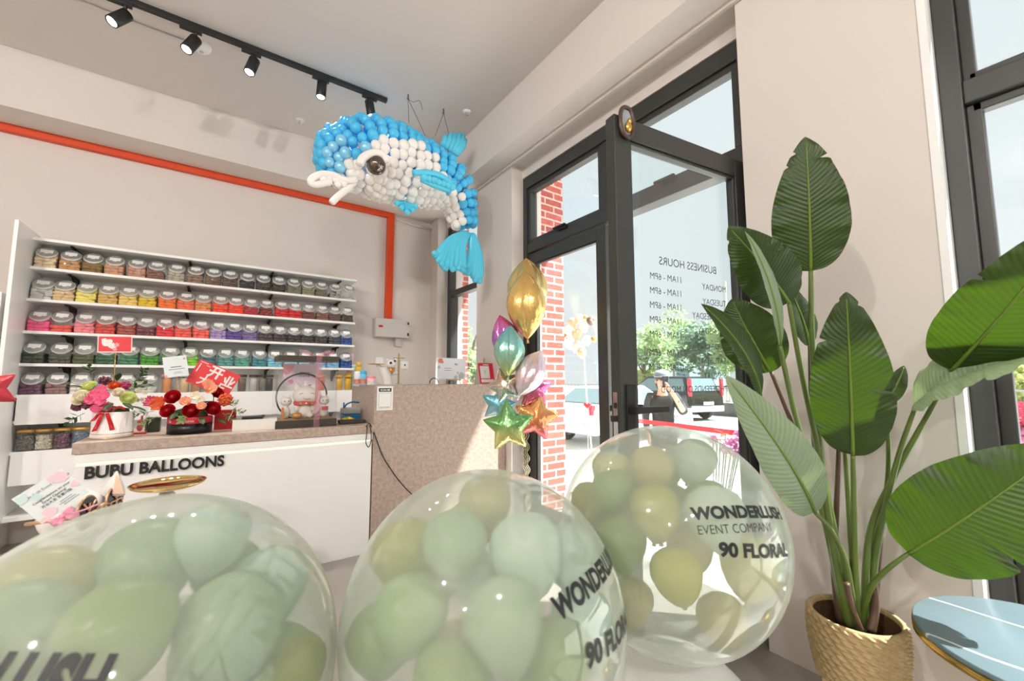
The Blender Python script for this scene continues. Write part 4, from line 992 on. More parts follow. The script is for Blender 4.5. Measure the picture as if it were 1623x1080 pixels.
diamond('foil_balloon', 'pearly white and pink pointed foil balloon near the brick pillar', (858, 556), (823, 628), 2.26, .20, foil('pearl_foil', [(0, (216, 216, 223)), (.4, (237, 208, 219)), (1, (244, 232, 237))], .2, .6), .6)
star('foil_star', 'silver iridescent star foil balloon under the teal one', (800, 612), 2.36, .135, 1.9, foil('silver_foil', [(0, (173, 216, 219)), (.45, (216, 212, 201)), (.75, (223, 193, 173)), (1, (208, 215, 204))], .1, .95), (-.7, -.7, .1), .34)
star('foil_star', 'magenta star foil balloon sticking out to the right', (845, 618), 2.34, .145, .35, foil('hot_pink_foil', [(0, (240, 118, 126)), (.5, (232, 118, 173)), (1, (229, 126, 204))]), (-.5, -.85, .1))
star('foil_star', 'teal blue star foil balloon at the lower left of the bunch', (790, 642), 2.40, .125, 2.6, foil('blue_foil', [(0, (193, 216, 219)), (.5, (130, 193, 208)), (1, (110, 180, 204))]), (-.6, -.8, -.1))
star('foil_star', 'orange star foil balloon at the lower right of the bunch', (850, 662), 2.30, .17, .12, foil('orange_foil', [(0, (237, 130, 157)), (.4, (237, 149, 102)), (.8, (240, 180, 110)), (1, (243, 204, 149))]), (-.45, -.88, .1))
star('foil_star', 'green star foil balloon with golden lower points at the very front', (806, 676), 2.16, .165, 1.66, foil('green_foil', [(0, (247, 240, 173)), (.28, (223, 229, 149)), (.5, (130, 188, 121)), (1, (137, 193, 130))], .12), (-.62, -.78, .02), .34)
a = MB(); rr = random.Random(2)
for k in range(4):
    p0 = on(822 + 4 * k, 600 + 6 * k, 1, 2.34); p1 = Vector((1.83 + .01 * k, 2.42, .06))
    pts = [p0.lerp(p1, i / 60) + Vector((math.sin(i * 1.3 + k) * .010, math.cos(i * 1.3 + k) * .010, 0)) for i in range(61)]
    a.tube(pts, .0022, 5)
a.tube(smooth_path([on(806, 676, 1, 2.20), on(818, 668, 1, 2.26), on(826, 640, 1, 2.33), on(826, 660, 1, 2.34)], 6), .0022, 5)
t = thing('balloon_weight', 'curled cream ribbons of the foil bunch running down to their weight', 'ribbon', (0, 0, 0))
a.build('ribbon', P('cream_ribbon', rgb(240, 230, 204), .4, trans=.3), t)
a = MB(); a.lathe([(0, 0), (.05, 0), (.055, .03), (.04, .07), (.02, .09), (0, .095)], 20, Matrix.Translation((1.84, 2.42, 0))); a.build('weight', GOLD, t)
# red foil star hanging at the far left edge
def plainstar():
    pass
star('foil_star', 'red star foil balloon, one point showing at the left edge of the photo', (-22, 618), 3.70, .135, -.55, foil('red_foil', [(0, (193, 68, 79)), (.5, (216, 74, 87)), (1, (204, 71, 82))], .25, .5), (.3, -.95, .1), .35)
a = MB(); rs = COL.objects[-1] if False else [o for o in COL.objects if o.get('label', '').startswith('red star foil')][0]; a.tube([(-.02, .01, -.10), (-.02, .01, .012 - rs.location.z)], .004, 6); a.cyl((-.02, .01, .012 - rs.location.z), (-.02, .01, -rs.location.z), .08, n=24); a.build('stick', PAPER, rs)
# ------------------------------------------------------------------ flowers, gifts and small things on the counters
ZT = .842
rf = random.Random(21)
def rose(c, r, d, mat, parent, name='rose', layers=5):
    d = Vector(d).normalized(); R = d.to_track_quat('Z', 'Y').to_matrix(); a = MB(); c = Vector(c)
    for L_ in range(layers):
        k = 3 + L_; f = (L_ + 1) / layers; rr = r * (.16 + .78 * f)
        for j in range(k):
            a0 = 2 * PI * j / k + L_ * .9 + rf.uniform(-.1, .1); wd = 2 * PI / k * .72
            def fn(u, v):
                an = a0 + (v - .5) * 2 * wd; h = u
                rad__ = rr * (.35 + .65 * math.sin(min(1, h * 1.15) * PI / 2)) * (1 + .10 * h * h * f)
                z = r * (-.55 + (1.15 - .38 * f) * h - .22 * f * h * h * h) - r * .18 * (2 * v - 1) ** 2 * h
                return c + R @ Vector((rad__ * math.cos(an), rad__ * math.sin(an), z))
            a.grid(fn, 5, 6, True)
    a.sphere(c - d * r * .25, r * .55, 10, 7)
    return a.build(name, mat, parent)
def bloom(c, r, d, mat, parent, name, n=6, cup=.5, heart=None):
    d = Vector(d).normalized(); R = d.to_track_quat('Z', 'Y').to_matrix(); a = MB(); c = Vector(c)
    for lay in range(2):
        for j in range(n):
            a0 = 2 * PI * (j + .5 * lay) / n
            def fn(u, v):
                w = math.sin(PI * min(1, .12 + .88 * u)) ** .5 * (2.6 / n) * r * (.9 if lay else 1); x = u * r * (1 - .15 * lay); q = (2 * v - 1) * w
                z = cup * r * (u * u) * (1 + .3 * lay) - .12 * r * (2 * v - 1) ** 2
                return c + R @ Vector((x * math.cos(a0) - q * math.sin(a0), x * math.sin(a0) + q * math.cos(a0), z))
            a.grid(fn, 5, 4, True)
    o = a.build(name, mat, parent)
    if heart:
        b = MB(); b.sphere(c + d * r * .14, r * .2, 10, 7); b.build('flower_heart', heart, o)
    return o
def puff(c, r, mat, parent, name, n=70):
    a = MB(); c = Vector(c)
    for _ in range(n):
        q = Vector((rf.gauss(0, 1), rf.gauss(0, 1), rf.gauss(0, 1))).normalized(); a.sphere(c + q * r * rf.uniform(.7, 1), r * rf.uniform(.14, .24), 7, 5)
    a.sphere(c, r * .8, 10, 7); return a.build(name, mat, parent)
def sprig(c, d, ln, parent, mat=LEAFG, n=9, lw=.014, name='leaf_sprig'):
    a = MB(); c = Vector(c); d = Vector(d).normalized(); s = d.orthogonal().normalized(); b = d.cross(s)
    pts = [c + d * ln * i / 6 + Vector((0, 0, -.10 * ln * (i / 6) ** 2)) for i in range(7)]; a.tube(pts, .0014, 5)
    for i in range(n):
        u = .25 + .75 * i / n; p = c + d * ln * u + Vector((0, 0, -.10 * ln * u * u)); an = i * 2.4; q = (s * math.cos(an) + b * math.sin(an) + d * .6).normalized(); w = q.cross(d).normalized() * lw * .5; L_ = lw * 1.9
        a.add([p, p + q * L_ * .5 + w, p + q * L_, p + q * L_ * .5 - w], [(0, 1, 2, 3)], True)
    return a.build(name, mat, parent)
def bigleaf(c, d, ln, w, parent, mat=LEAFG):
    a = MB(); c = Vector(c); d = Vector(d).normalized(); s = d.cross(Vector((0, 0, 1))).normalized()
    a.grid(lambda u, v: c + d * ln * u + s * (w * math.sin(PI * u) ** .7 * (2 * v - 1) * .5) + Vector((0, 0, -.25 * ln * u * u + .12 * w * (2 * v - 1) ** 2)), 8, 4, True)
    return a.build('leaf', mat, parent, solid=.0006)
RED = P('red_petal', rgb(176, 10, 24), .5, noise=.2, nscale=30, trans=.15); PINK = P('pink_petal', rgb(226, 84, 124), .5, noise=.25, nscale=40, trans=.2)
PEACH = P('peach_petal', rgb(246, 178, 150), .5, noise=.12, nscale=40, trans=.25); CREAM = P('cream_petal', rgb(238, 230, 206), .5, noise=.08, trans=.2)
LIMEP = P('lime_petal', rgb(226, 232, 160), .5, noise=.1, trans=.2); ORP = P('orange_petal', rgb(232, 104, 60), .5, noise=.3, nscale=50, trans=.2)
PLUM = P('plum_petal', rgb(112, 56, 72), .6, noise=.4, nscale=60); YEL = P('yellow_heart', rgb(236, 200, 110), .6, noise=.2); VIO = P('violet_petal', rgb(146, 140, 176), .5, noise=.2)
SILK = P('red_satin', rgb(196, 14, 34), .3, noise=.04)
# white hat box of mixed flowers
B0 = Vector((-.452, 3.06, ZT)); BRX = .083
t = thing('flower_box', 'white round flower box with red ribbon, pink and cream flowers, at counter left', 'flower arrangement', B0)
WBOX = P('white_card_box', rgb(236, 228, 226), .5, noise=.01)
a = MB(); a.lathe([(0, 0), (BRX + .002, 0), (BRX + .002, .024), (BRX, .0245), (BRX, .135), (BRX - .004, .137), (BRX - .006, .10), (0, .10)], 40); a.build('box', WBOX, t)
a = MB(); a.lathe([(BRX + .0022, .002), (BRX + .0028, .0035), (BRX + .0022, .005)], 40); a.lathe([(BRX + .001, .0245), (BRX + .0022, .026), (BRX, .0275)], 40); a.build('gold_band', GOLD, t)
def pf(px, py, dy=0): return on(px, py, 1, 3.06 + dy) - B0
u_ = Vector((-.1, -1, .25))
rose(pf(126, 630, -.05), .040, (-.5, -.8, .3), CREAM, t)
rose(pf(204, 631, -.05), .036, (.35, -.85, .3), LIMEP, t)
for px, py, dy in ((150, 625, -.06), (165, 627, -.07), (158, 636, -.08), (143, 634, -.07), (153, 647, -.075), (170, 645, -.07), (160, 618, -.04)):
    bloom(pf(px, py, dy), .027, (rf.uniform(-.4, .3), -.9, .35), PINK, t, 'hydrangea_petals', 4, .2)
rose(pf(140, 612, 0), .034, (-.3, -.7, .6), LIMEP, t); rose(pf(188, 622, -.05), .026, (.1, -.9, .4), CREAM, t)
rose(pf(182, 611, 0), .028, (0, -.7, .7), ORP, t, 'peach_rose'); puff(pf(199, 611, 0), .022, P('magenta_petal', rgb(162, 50, 96), .6, noise=.3, nscale=60), t, 'carnation')
puff(pf(139, 641, -.05), .026, PLUM, t, 'dark_filler'); puff(pf(122, 645, -.02), .022, PLUM, t, 'dark_filler'); puff(pf(166, 604, .03), .026, PLUM, t, 'dark_filler'); puff(pf(156, 614, .0), .018, VIO, t, 'blue_filler')
for px, py in ((218, 619), (230, 622), (226, 634), (217, 634), (221, 606)): bloom(pf(px, py, 0), .015, (.4, -.8, .4), CREAM, t, 'chamomile', 6, .1, YEL)
for c, d, ln in ((pf(210, 610), (.5, -.2, .8), .10), (pf(218, 606), (.35, 0, .9), .085), (pf(145, 600, .03), (-.2, 0, 1), .07), (pf(134, 655, -.03), (-.7, -.4, -.5), .07), (pf(205, 618, .02), (.8, -.2, .5), .09)): sprig(c, d, ln, t, LEAFG, 8, .022)
for c, d, ln in ((pf(178, 640, -.07), (-.3, -.8, -.3), .06), (pf(195, 640, -.07), (.6, -.7, -.2), .075), (pf(205, 645, -.05), (.9, -.4, -.1), .08), (pf(130, 615, 0), (-.6, -.4, .3), .06), (pf(185, 605, .03), (.2, -.2, 1), .06)): bigleaf(c, d, ln, .035, t)
a = MB(); a.lathe([(0, .09), (.07, .10), (.06, .15), (0, .165)], 20); a.build('foliage_base', LEAFG, t)
for p0, p1 in (((163, 655), (149, 684)), ((170, 655), (178, 682)), ((160, 653), (146, 668))):
    a = MB(); c0 = pf(*p0, -.088); c1 = pf(*p1, -.09); s = Vector((.009, 0, .002))
    a.grid(lambda u, v: c0.lerp(c1, u) + s * (2 * v - 1) * (.8 + .3 * u) + Vector((0, -.004 * math.sin(u * 7), 0)), 6, 2, True); a.build('ribbon', SILK, t, solid=.0008)
a = MB(); a.grid(lambda u, v: pf(178 + 20 * u, 652 - 5 * math.sin(u * PI) - 3 * u, -.088 + .02 * u) + Vector((0, 0, .012 * (v - .5))), 8, 2, True); a.build('ribbon', SILK, t, solid=.0008)
# black and red rose box
B1_ = Vector((-.125, 3.07, ZT)); R1 = .105
t = thing('rose_box', 'black flower box with a red band, filled with red roses', 'flower arrangement', B1_)
a = MB(); a.lathe([(0, 0), (R1, 0), (R1, .058), (0, .058)], 44); a.build('box', P('black_card', rgb(20, 18, 20), .3, noise=.05), t)
a = MB(); a.lathe([(R1 + .001, .058), (R1 + .001, .092), (R1 - .004, .094), (R1 - .006, .07), (0, .07)], 44); a.build('band', P('red_card', rgb(178, 14, 42), .45, noise=.05), t)
a = MB()
for s_, an0 in (('florelle', -1.75), ('florelle', -1.25), ('florelle', -2.5)):
    v, f = text_geo(s_, .022, .01)
    a.add([Vector(((R1 + .002) * math.cos(an0 + x / R1), (R1 + .002) * math.sin(an0 + x / R1), .068 + y)) for x, y, z in v], f)
a.v = []; a.f = []; a.sm = []; a.mi = []
for an0, s_ in ((-1.78, 'lorm'), (-1.1, 'lle'), (-2.62, 'lle')):
    v, f = text_geo(s_, .022, .012)
    a.add([Vector(((R1 + .002) * math.cos(an0 + x / R1), (R1 + .002) * math.sin(an0 + x / R1), .066 + y)) for x, y, z in v], f)
a.build('lettering', P('silver_print', rgb(206, 196, 190), .4), t)
def pg(px, py, dy=0): return on(px, py, 1, 3.07 + dy) - B1_
for px, py, dy, r in ((273, 629, -.03, .040), (265, 651, -.06, .038), (303, 651, -.08, .042), (338, 647, -.05, .042), (345, 622, .03, .035)): rose(pg(px, py, dy), r, ((px - 300) / 90, -.85, .35), RED, t)
for px, py, dy, r in ((294, 638, -.06, .030), (332, 618, -.01, .036), (319, 645, -.07, .026), (330, 611, .03, .032)): bloom(pg(px, py, dy), r, (rf.uniform(-.3, .3), -.8, .5), PEACH, t, 'poppy', 4, .8, YEL)
bloom(pg(310, 628, -.03), .030, (0, -.9, .3), CREAM, t, 'white_orchid', 5, .3); bloom(pg(318, 634, -.04), .022, (0, -.9, .3), CREAM, t, 'white_orchid', 5, .3)
puff(pg(357, 634, -.02), .036, ORP, t, 'pincushion_flower', 90); bloom(pg(252, 640, 0), .045, (-.5, -.8, .2), ORP, t, 'orange_lily', 6, .5); bloom(pg(238, 637, .03), .035, (-.5, -.7, .4), PINK, t, 'pink_lily', 6, .5)
for c, d, ln in ((pg(352, 655, -.03), (.6, -.4, -.4), .07), (pg(362, 650, -.01), (.9, -.2, -.1), .08), (pg(290, 658, -.09), (-.1, -.9, -.5), .05), (pg(250, 660, -.03), (-.8, -.4, -.4), .08), (pg(244, 652, 0), (-.9, -.2, -.1), .09), (pg(355, 643, 0), (.9, -.1, .3), .07)): sprig(c, d, ln, t, P('pale_leaf_green', rgb(150, 176, 120), .5, noise=.25, nscale=30, trans=.2), 14, .016)
for c, d, ln in ((pg(318, 662, -.08), (.2, -.9, -.3), .07), (pg(280, 655, -.07), (-.3, -.8, -.3), .06), (pg(325, 640, -.05), (.3, -.7, .4), .05), (pg(345, 665, -.05), (.6, -.7, -.2), .06)): bigleaf(c, d, ln, .035, t)
a = MB(); a.lathe([(0, .06), (.085, .075), (.075, .13), (0, .155)], 20); a.build('foliage_base', LEAFG, t)
# dark square vase of greenery and a glass vase with a little red ornament between the two boxes
t = thing('square_vase', 'dark green square vase between the two flower boxes', 'vase', on(243, 670, 1, 3.24).xy.to_3d() + Vector((0, 0, ZT)))
a = MB(); a.box(-.033, .033, -.033, .033, 0, .085); a.build('vase', P('dark_moss', rgb(44, 56, 36), .5, noise=.4, nscale=50), t, bevel=.004)
a = MB(); a.box(-.035, .035, -.035, .035, .0855, .10); a.build('glass_rim', JARM, t, bevel=.003)
t = thing('ornament_case', 'small clear case holding a red figurine right of the white flower box', 'ornament', on(222, 672, 1, 3.16).xy.to_3d() + Vector((0, 0, ZT)))
a = MB(); a.box(-.028, .028, -.028, .028, .012, .15); a.build('case', JARM, t)
a = MB(); a.box(-.03, .03, -.03, .03, 0, .011); a.build('base', P('red_gold_base', rgb(186, 60, 40), .4, noise=.1), t)
a = MB(); a.sphere((0, 0, .035), (.014, .014, .02), 12, 8); a.sphere((0, 0, .068), .013, 12, 8); a.sphere((.006, 0, .09), (.006, .006, .014), 10, 7); a.build('figurine', P('red_figurine', rgb(196, 40, 60), .4, noise=.2, nscale=50), t)
# cards on sticks
def card(name, label, pts, y0, y1, mat, deco, stick=None):
    P0, P1, P2, P3 = [on(px, py, 1, y0 + (y1 - y0) * k) for (px, py), k in zip(pts, (0, 1, 1, 0))]
    o = P0; ux = (P1 - P0); w = ux.length; ux.normalize(); dn = (P3 - P0); dn = dn - ux * dn.dot(ux); h = dn.length; dn.normalize(); nz = ux.cross(-dn)
    t = thing(name, label, 'card', o)
    a = MB(); a.add([Vector(), ux * w, ux * w + dn * h, dn * h], [(3, 2, 1, 0)]); b = [q - nz * .0012 for q in (Vector(), ux * w, ux * w + dn * h, dn * h)]
    a.add(b, [(0, 1, 2, 3)]); a.add([Vector(), ux * w, ux * w + dn * h, dn * h] + b, [(0, 1, 5, 4), (1, 2, 6, 5), (2, 3, 7, 6), (3, 0, 4, 7)])
    a.build('sheet', mat, t)
    for kind, mm, items in deco:
        a = MB()
        for it in items:
            if kind == 'rect':
                x0, x1, y0_, y1_ = it; a.add([ux * (x * w) + dn * (y * h) + nz * .0008 for x, y in ((x0, y0_), (x1, y0_), (x1, y1_), (x0, y1_))], [(3, 2, 1, 0)])
            elif kind == 'blob':
                x, y, r, sd = it; rg = random.Random(sd); ps = [(x * w + r * w * math.cos(k * PI / 8) * rg.uniform(.7, 1.1), y * h + r * w * math.sin(k * PI / 8) * rg.uniform(.7, 1.1)) for k in range(16)]
                a.add([ux * min(w, max(0, p[0])) + dn * min(h, max(0, p[1])) + nz * (.0012 + .00005 * sd) for p in ps], [tuple(range(15, -1, -1))])
                a.build('printed_flowers', mm, t); a = MB()
            else:
                s, x, y, size, bold = it; M = frame3(ux * (x * w) + dn * (y * h) + nz * .0012, ux, -dn, nz); add_text(a, s, size * h, M, bold, 'CENTER')
        if a.v: a.build({'rect': 'printed_block', 'blob': 'printed_flowers', 'text': 'lettering'}[kind], mm, t)
    if stick:
        a = MB(); a.tube([on(*p) - o for p in stick], .0022, 6); a.build('stick', GOLD, t)
    return t
CREDM = P('red_card_face', rgb(226, 62, 66), .5, noise=.03); PALEP = P('pale_print', rgb(246, 226, 226), .6); ROSEP = P('rose_print', rgb(240, 168, 180), .7, noise=.2, nscale=20); GREYINK = P('grey_print', rgb(120, 128, 150), .7); PALEB = P('pale_blue_card', rgb(232, 240, 244), .6, noise=.03, nscale=6)
card('card_pick', 'red and white card on a thin stick above the white flower box', [(155, 532), (210, 533), (209, 560), (155, 559)], 3.06, 3.06, PALEP,
     [('rect', CREDM, [(.03, .97, .06, .94)]), ('blob', PAPER, [(.28, .42, .17, 3), (.42, .6, .13, 5), (.2, .3, .1, 6)]), ('blob', ROSEP, [(.55, .55, .09, 12), (.5, .82, .07, 13)])],
     [(183, 558, 1, 3.063), (182, 580, 1, 3.063), (180, 618, 1, 3.063)])
card('card_pick', 'pale white greeting card on a stick above the red roses', [(257, 567), (295, 563), (299, 596), (260, 600)], 3.07, 3.07, PALEB,
     [('blob', ROSEP, [(.9, .16, .06, 2), (.06, .92, .07, 4)]), ('rect', GREYINK, [(.28, .74, .50, .54), (.18, .86, .62, .645), (.42, .68, .76, .775), (.36, .76, .82, .835)])],
     [(281, 597, 1, 3.073), (281, 610, 1, 3.073), (279, 635, 1, 3.073)])
card('greeting_card', 'large tilted red card with white Chinese writing behind the roses', [(318, 569), (382, 596), (366, 628), (295, 605)], 3.12, 3.12, CREDM,
     [('text', PAPER, [('开', .47, .46, .52, .035), ('业', .83, .60, .48, .035), ('大', .34, .88, .42, .035), ('吉', .70, 1.0, .42, .035)]), ('rect', PALEP, [(.04, .22, .06, .085), (.06, .085, .14, .5), (.2, .3, .14, .16)])],
     [(340, 612, 1, 3.124), (338, 640, 1, 3.124)])
# red paper bag-like box behind, open white box in front
t = thing('red_box', 'plain red box standing right of the rose box', 'box', on(353, 679, 1, 3.16).xy.to_3d() + Vector((0, 0, ZT)))
a = MB(); a.box(-.045, .065, -.02, .045, 0, .118); a.build('box', P('bright_red_card', rgb(190, 12, 28), .5, noise=.04), t, bevel=.002)
wb = on(404, 686, 1, 3.02); t = thing('open_box', 'open white card box with black cards inside, on the counter', 'box', (wb.x, 3.045, ZT), -.06)
WC = P('white_woodgrain_card', rgb(234, 232, 228), .5, noise=.05, nscale=14)
a = MB(); w_, d_, h_ = .115, .062, .066
a.box(-w_, w_, -d_, d_, 0, .004); a.box(-w_, w_, -d_, -d_ + .004, .004, h_); a.box(-w_, w_, d_ - .004, d_, .004, h_); a.box(-w_, -w_ + .004, -d_ + .004, d_ - .004, .004, h_); a.box(w_ - .004, w_, -d_ + .004, d_ - .004, .004, h_)
a.build('tray', WC, t)
a = MB(); a.obox((-w_ - .012, 0, h_ + .026), Vector((.35, 0, 1)).normalized(), Vector((0, 1, 0)), Vector((1, 0, -.35)).normalized(), .03, d_, .0015); lf = a.build('flap', P('beige_card', rgb(204, 192, 178), .6), t)
a = MB(); a.box(-w_ + .005, w_ - .005, -d_ + .005, d_ - .005, .005, .042); a.box(-.07, .04, -.045, .045, .042, .078); a.build('black_cards', BLACK, t)
# clear gift box with a lucky-cat figurine group
gx0, gx1 = .297, .655; gc = Vector(((gx0 + gx1) / 2, 3.10, ZT)); gw = (gx1 - gx0) / 2; gd = .13
t = thing('gift_box', 'tall clear gift box with dark lid and base and pink ribbon', 'gift box', gc)
DK = P('dark_brown_card', rgb(62, 54, 48), .5, noise=.05)
a = MB(); a.box(-gw, gw, -gd, gd, 0, .048); a.build('base', DK, t, bevel=.002)
a = MB(); a.box(-gw + .004, gw - .004, -gd + .004, gd - .004, .0485, .0495); a.build('base_card', P('kraft_card', rgb(150, 124, 92), .6, noise=.05), t)
FILM = clear('box_film', (.97, .975, .98, 1), 1.0, .02, base=.035, edge=.35, milk=.04, milkcol=(.92, .94, .95, 1))
a = MB()
for x in (-gw + .003, gw - .003): a.add([(x, -gd + .003, .048), (x, gd - .003, .048), (x, gd - .003, .425), (x, -gd + .003, .425)], [(0, 1, 2, 3)])
for y in (-gd + .003, gd - .003): a.add([(-gw + .003, y, .048), (gw - .003, y, .048), (gw - .003, y, .425), (-gw + .003, y, .425)], [(0, 1, 2, 3)])
a.build('clear_sleeve', FILM, t)
a = MB(); a.box(-gw - .001, gw + .001, -gd - .001, gd + .001, .425, .460); a.build('lid', DK, t, bevel=.002)
PNK = clear('pink_organza', (.96, .80, .84, 1), .5, .3, base=.02, edge=.1, milk=.26, milkcol=rgb(248, 206, 214))
a = MB(); rx = .055
a.box(rx - .017, rx + .017, -gd - .004, -gd - .002, .0, .462); a.box(rx - .017, rx + .017, -gd - .004, gd + .004, .4615, .463); a.box(rx - .017, rx + .017, gd + .002, gd + .004, 0, .462)
a.build('ribbon', PNK, t)
a = MB()
for s_, ln in ((-1, .12), (1, .10), (-1, .08), (1, .13)):
    a.grid(lambda u, v: Vector((rx + s_ * ln * math.sin(PI * u) * .9, -.03 + .03 * (v - .5) + .02 * s_ * u, .465 + .045 * math.sin(PI * u) * (1.2 - u) + .012 * (2 * v - 1) * math.sin(PI * u))), 12, 3, True)
a.build('bow', PNK, t)
def cat(px, py, sc_, parent_lbl, mats, lbl, name='lucky_cat'):
    pass
def gp(px, py, dy=0): return on(px, py, 1, 3.10 + dy)
CER = P('white_ceramic', rgb(240, 232, 226), .2, noise=.02, coat=.3); CREDC = P('red_ceramic', rgb(204, 64, 66), .25, noise=.1); BRN = P('brown_line', rgb(96, 70, 60), .5)
q = gp(482, 668); t = thing('lucky_cat', 'big white lucky cat figurine with red collar inside the clear box', 'figurine', (q.x, 3.10, ZT + .0495))
a = MB(); a.sphere((0, 0, .055), (.045, .04, .058), 24, 14); a.sphere((-.03, -.02, .02), (.022, .03, .02), 14, 9); a.sphere((.03, -.02, .02), (.022, .03, .02), 14, 9); a.sphere((.048, -.02, .075), (.018, .018, .03), 14, 9); a.sphere((-.05, -.02, .07), (.018, .018, .028), 14, 9); a.build('body', CER, t)
a = MB(); a.sphere((.0, -.01, .152), (.078, .06, .062), 28, 18)
for s_ in (-1, 1): a.lathe([(.028, 0), (.018, .025), (.004, .045), (0, .047)], 14, Matrix.Translation((s_ * .045, -.005, .192)) @ Matrix.Rotation(s_ * .35, 4, 'Y'))
hd = a.build('head', CER, t)
a = MB()
for s_ in (-1, 1): a.tube([Vector((s_ * .028 + .016 * math.cos(k * PI / 8), -.066 + .004 * abs(k - 4) / 4, .158 + .008 * math.sin(k * PI / 8))) for k in range(9)], .0018, 5)
a.tube([Vector((.02 * math.cos(PI + k * PI / 8), -.071, .135 + .008 * math.sin(PI + k * PI / 8))) for k in range(9)], .0015, 5); a.build('face_lines', BRN, hd)
a = MB(); a.tube([Vector((.058 * math.cos(k * PI / 12), -.006 + .046 * math.sin(k * PI / 12), .100 - .004 * math.sin(k))) for k in range(24)], .014, 10, closed=True); a.build('collar', CREDC, t)
a = MB()
for x in (-.035, 0, .034): a.sphere((x, -.062, .098), .010, 12, 8)
a.build('bell', GOLD, t)
a = MB(); a.sphere((-.052, -.05, .022), (.032, .022, .022), 16, 10); a.build('gold_ingot', P('honey_gold', rgb(206, 150, 70), .3, metal=.5), t)
a = MB(); a.sphere((.0, .0, .222), (.016, .014, .014), 14, 9); a.sphere((.0, -.006, .238), (.013, .012, .012), 14, 9); a.build('chick', CER, t)
for (px, py, dy, s_, lb, cc) in ((452, 650, .02, .75, 'small white cat figurine with orange banner left of the big cat', (222, 130, 60)), (512, 655, .02, .7, 'small cat figurine in a striped hat right of the big cat', (206, 70, 80))):
    q = gp(px, 668, dy); t = thing('small_cat', lb, 'figurine', (q.x, 3.10 + dy, ZT + .0495))
    a = MB(); a.sphere((0, 0, .04), (.028, .026, .042), 16, 10); a.cyl((0, 0, .06), (0, 0, .10), .02, .012, 12); a.build('body', CER, t)
    a = MB(); a.sphere((0, -.004, .112), (.034, .03, .030), 18, 12)
    for k_ in (-1, 1): a.lathe([(.011, 0), (.002, .02), (0, .021)], 10, Matrix.Translation((k_ * .018, 0, .133)))
    a.build('head', CER, t)
    a = MB(); a.box(-.03 if px < 480 else -.02, -.016 if px < 480 else .02, -.05, -.044, .0 if px < 480 else .05, .075); a.build('banner', P('cloth_%d' % px, rgb(*cc), .5, noise=.1), t)
    a = MB(); a.sphere((-.012, -.032, .115), .004, 8, 6); a.sphere((.012, -.032, .115), .004, 8, 6); a.build('eyes', INK, t)
a = MB(); rc = gp(481, 629); a.tube([rc + Vector((.155 * math.cos(k * PI / 30), .055, .155 * math.sin(k * PI / 30) * 1.0)) for k in range(60)], .0055, 8, closed=True)
tag(a.build('ring_stand', P('graphite_metal', rgb(64, 62, 62), .3, metal=.6)), 'thin dark ring standing behind the figurines in the clear box', 'ring')
card('gift_card', 'pink blossom gift card inside the top of the clear box', [(449, 577), (505, 577), (503, 610), (447, 611)], 3.19, 3.19, P('pink_card', rgb(238, 220, 236), .6, noise=.1, nscale=8),
     [('blob', ROSEP, [(.15, .12, .18, 3), (.08, .35, .12, 5), (.22, .85, .08, 7)]), ('text', GREYINK, [('开业大吉', .60, .62, .12, .02)]), ('rect', GREYINK, [(.45, .75, .40, .43)])])
# yellow foil bag, blue tool and dark folder at the counter's right end
q = on(547, 667, 1, 3.14); a = MB()
a.grid(lambda u, v: Vector((q.x - .04 + .115 * u, 3.10 + .07 * v, ZT + .004 + .034 * math.sin(PI * u) ** .6 * math.sin(PI * v) ** .6 + .006 * math.sin(17 * u + 9 * v))), 24, 14, True)
a.grid(lambda u, v: Vector((q.x - .04 + .115 * u, 3.10 + .07 * v, ZT + .002)), 4, 4, True, 0, True)
tag(a.build('foil_bag', foil('yellow_foil', [(0, (226, 190, 40)), (1, (240, 214, 80))], .25)), 'crumpled yellow foil packet beside the clear gift box', 'packet')
q = on(541, 655, 1, 3.24); a = MB()
a.grid(lambda u, v: Vector((q.x - .06 + .15 * u, 3.21 + .10 * v, ZT + .004 + .05 * math.sin(PI * u) ** .5 * math.sin(PI * v) ** .5 + .008 * math.sin(21 * u + 13 * v))), 20, 14, True)
tag(a.build('plastic_bag', JARM), 'crumpled clear plastic bag behind the yellow packet', 'bag')
q = on(576, 664, 1, 3.16); t = thing('balloon_pump', 'grey and blue balloon pump at the right end of the white counter', 'balloon pump', (.80, 3.20, ZT))
PB = P('blue_plastic', rgb(10, 96, 150), .35, noise=.03); PG = P('grey_plastic', rgb(150, 152, 150), .45, noise=.03)
a = MB(); a.box(-.06, .06, -.05, .06, .0, .055); a.build('base', PB, t, bevel=.01)
a = MB(); a.box(-.062, .062, -.052, .062, .056, .10); a.build('cover', PG, t, bevel=.012)
a = MB(); a.tube(smooth_path([(-.045, 0, .10), (-.03, 0, .125), (.01, 0, .14), (.06, 0, .135)], 5), .006, 8); a.build('handle', PB, t)
a = MB(); a.cyl((-.056, -.03, .10), (-.056, -.03, .14), .005); a.build('nozzle', PB, t)
a = MB(); a.obox((.775, 3.06, ZT + .014), Vector((1, -.06, 0)).normalized(), Vector((.06, 1, 0)).normalized(), Vector((0, 0, 1)), .085, .05, .011)
tag(a.build('folder', P('dark_brown_leather', rgb(58, 50, 46), .5, noise=.1), bevel=.003), 'dark brown folder lying in front of the balloon pump', 'folder')

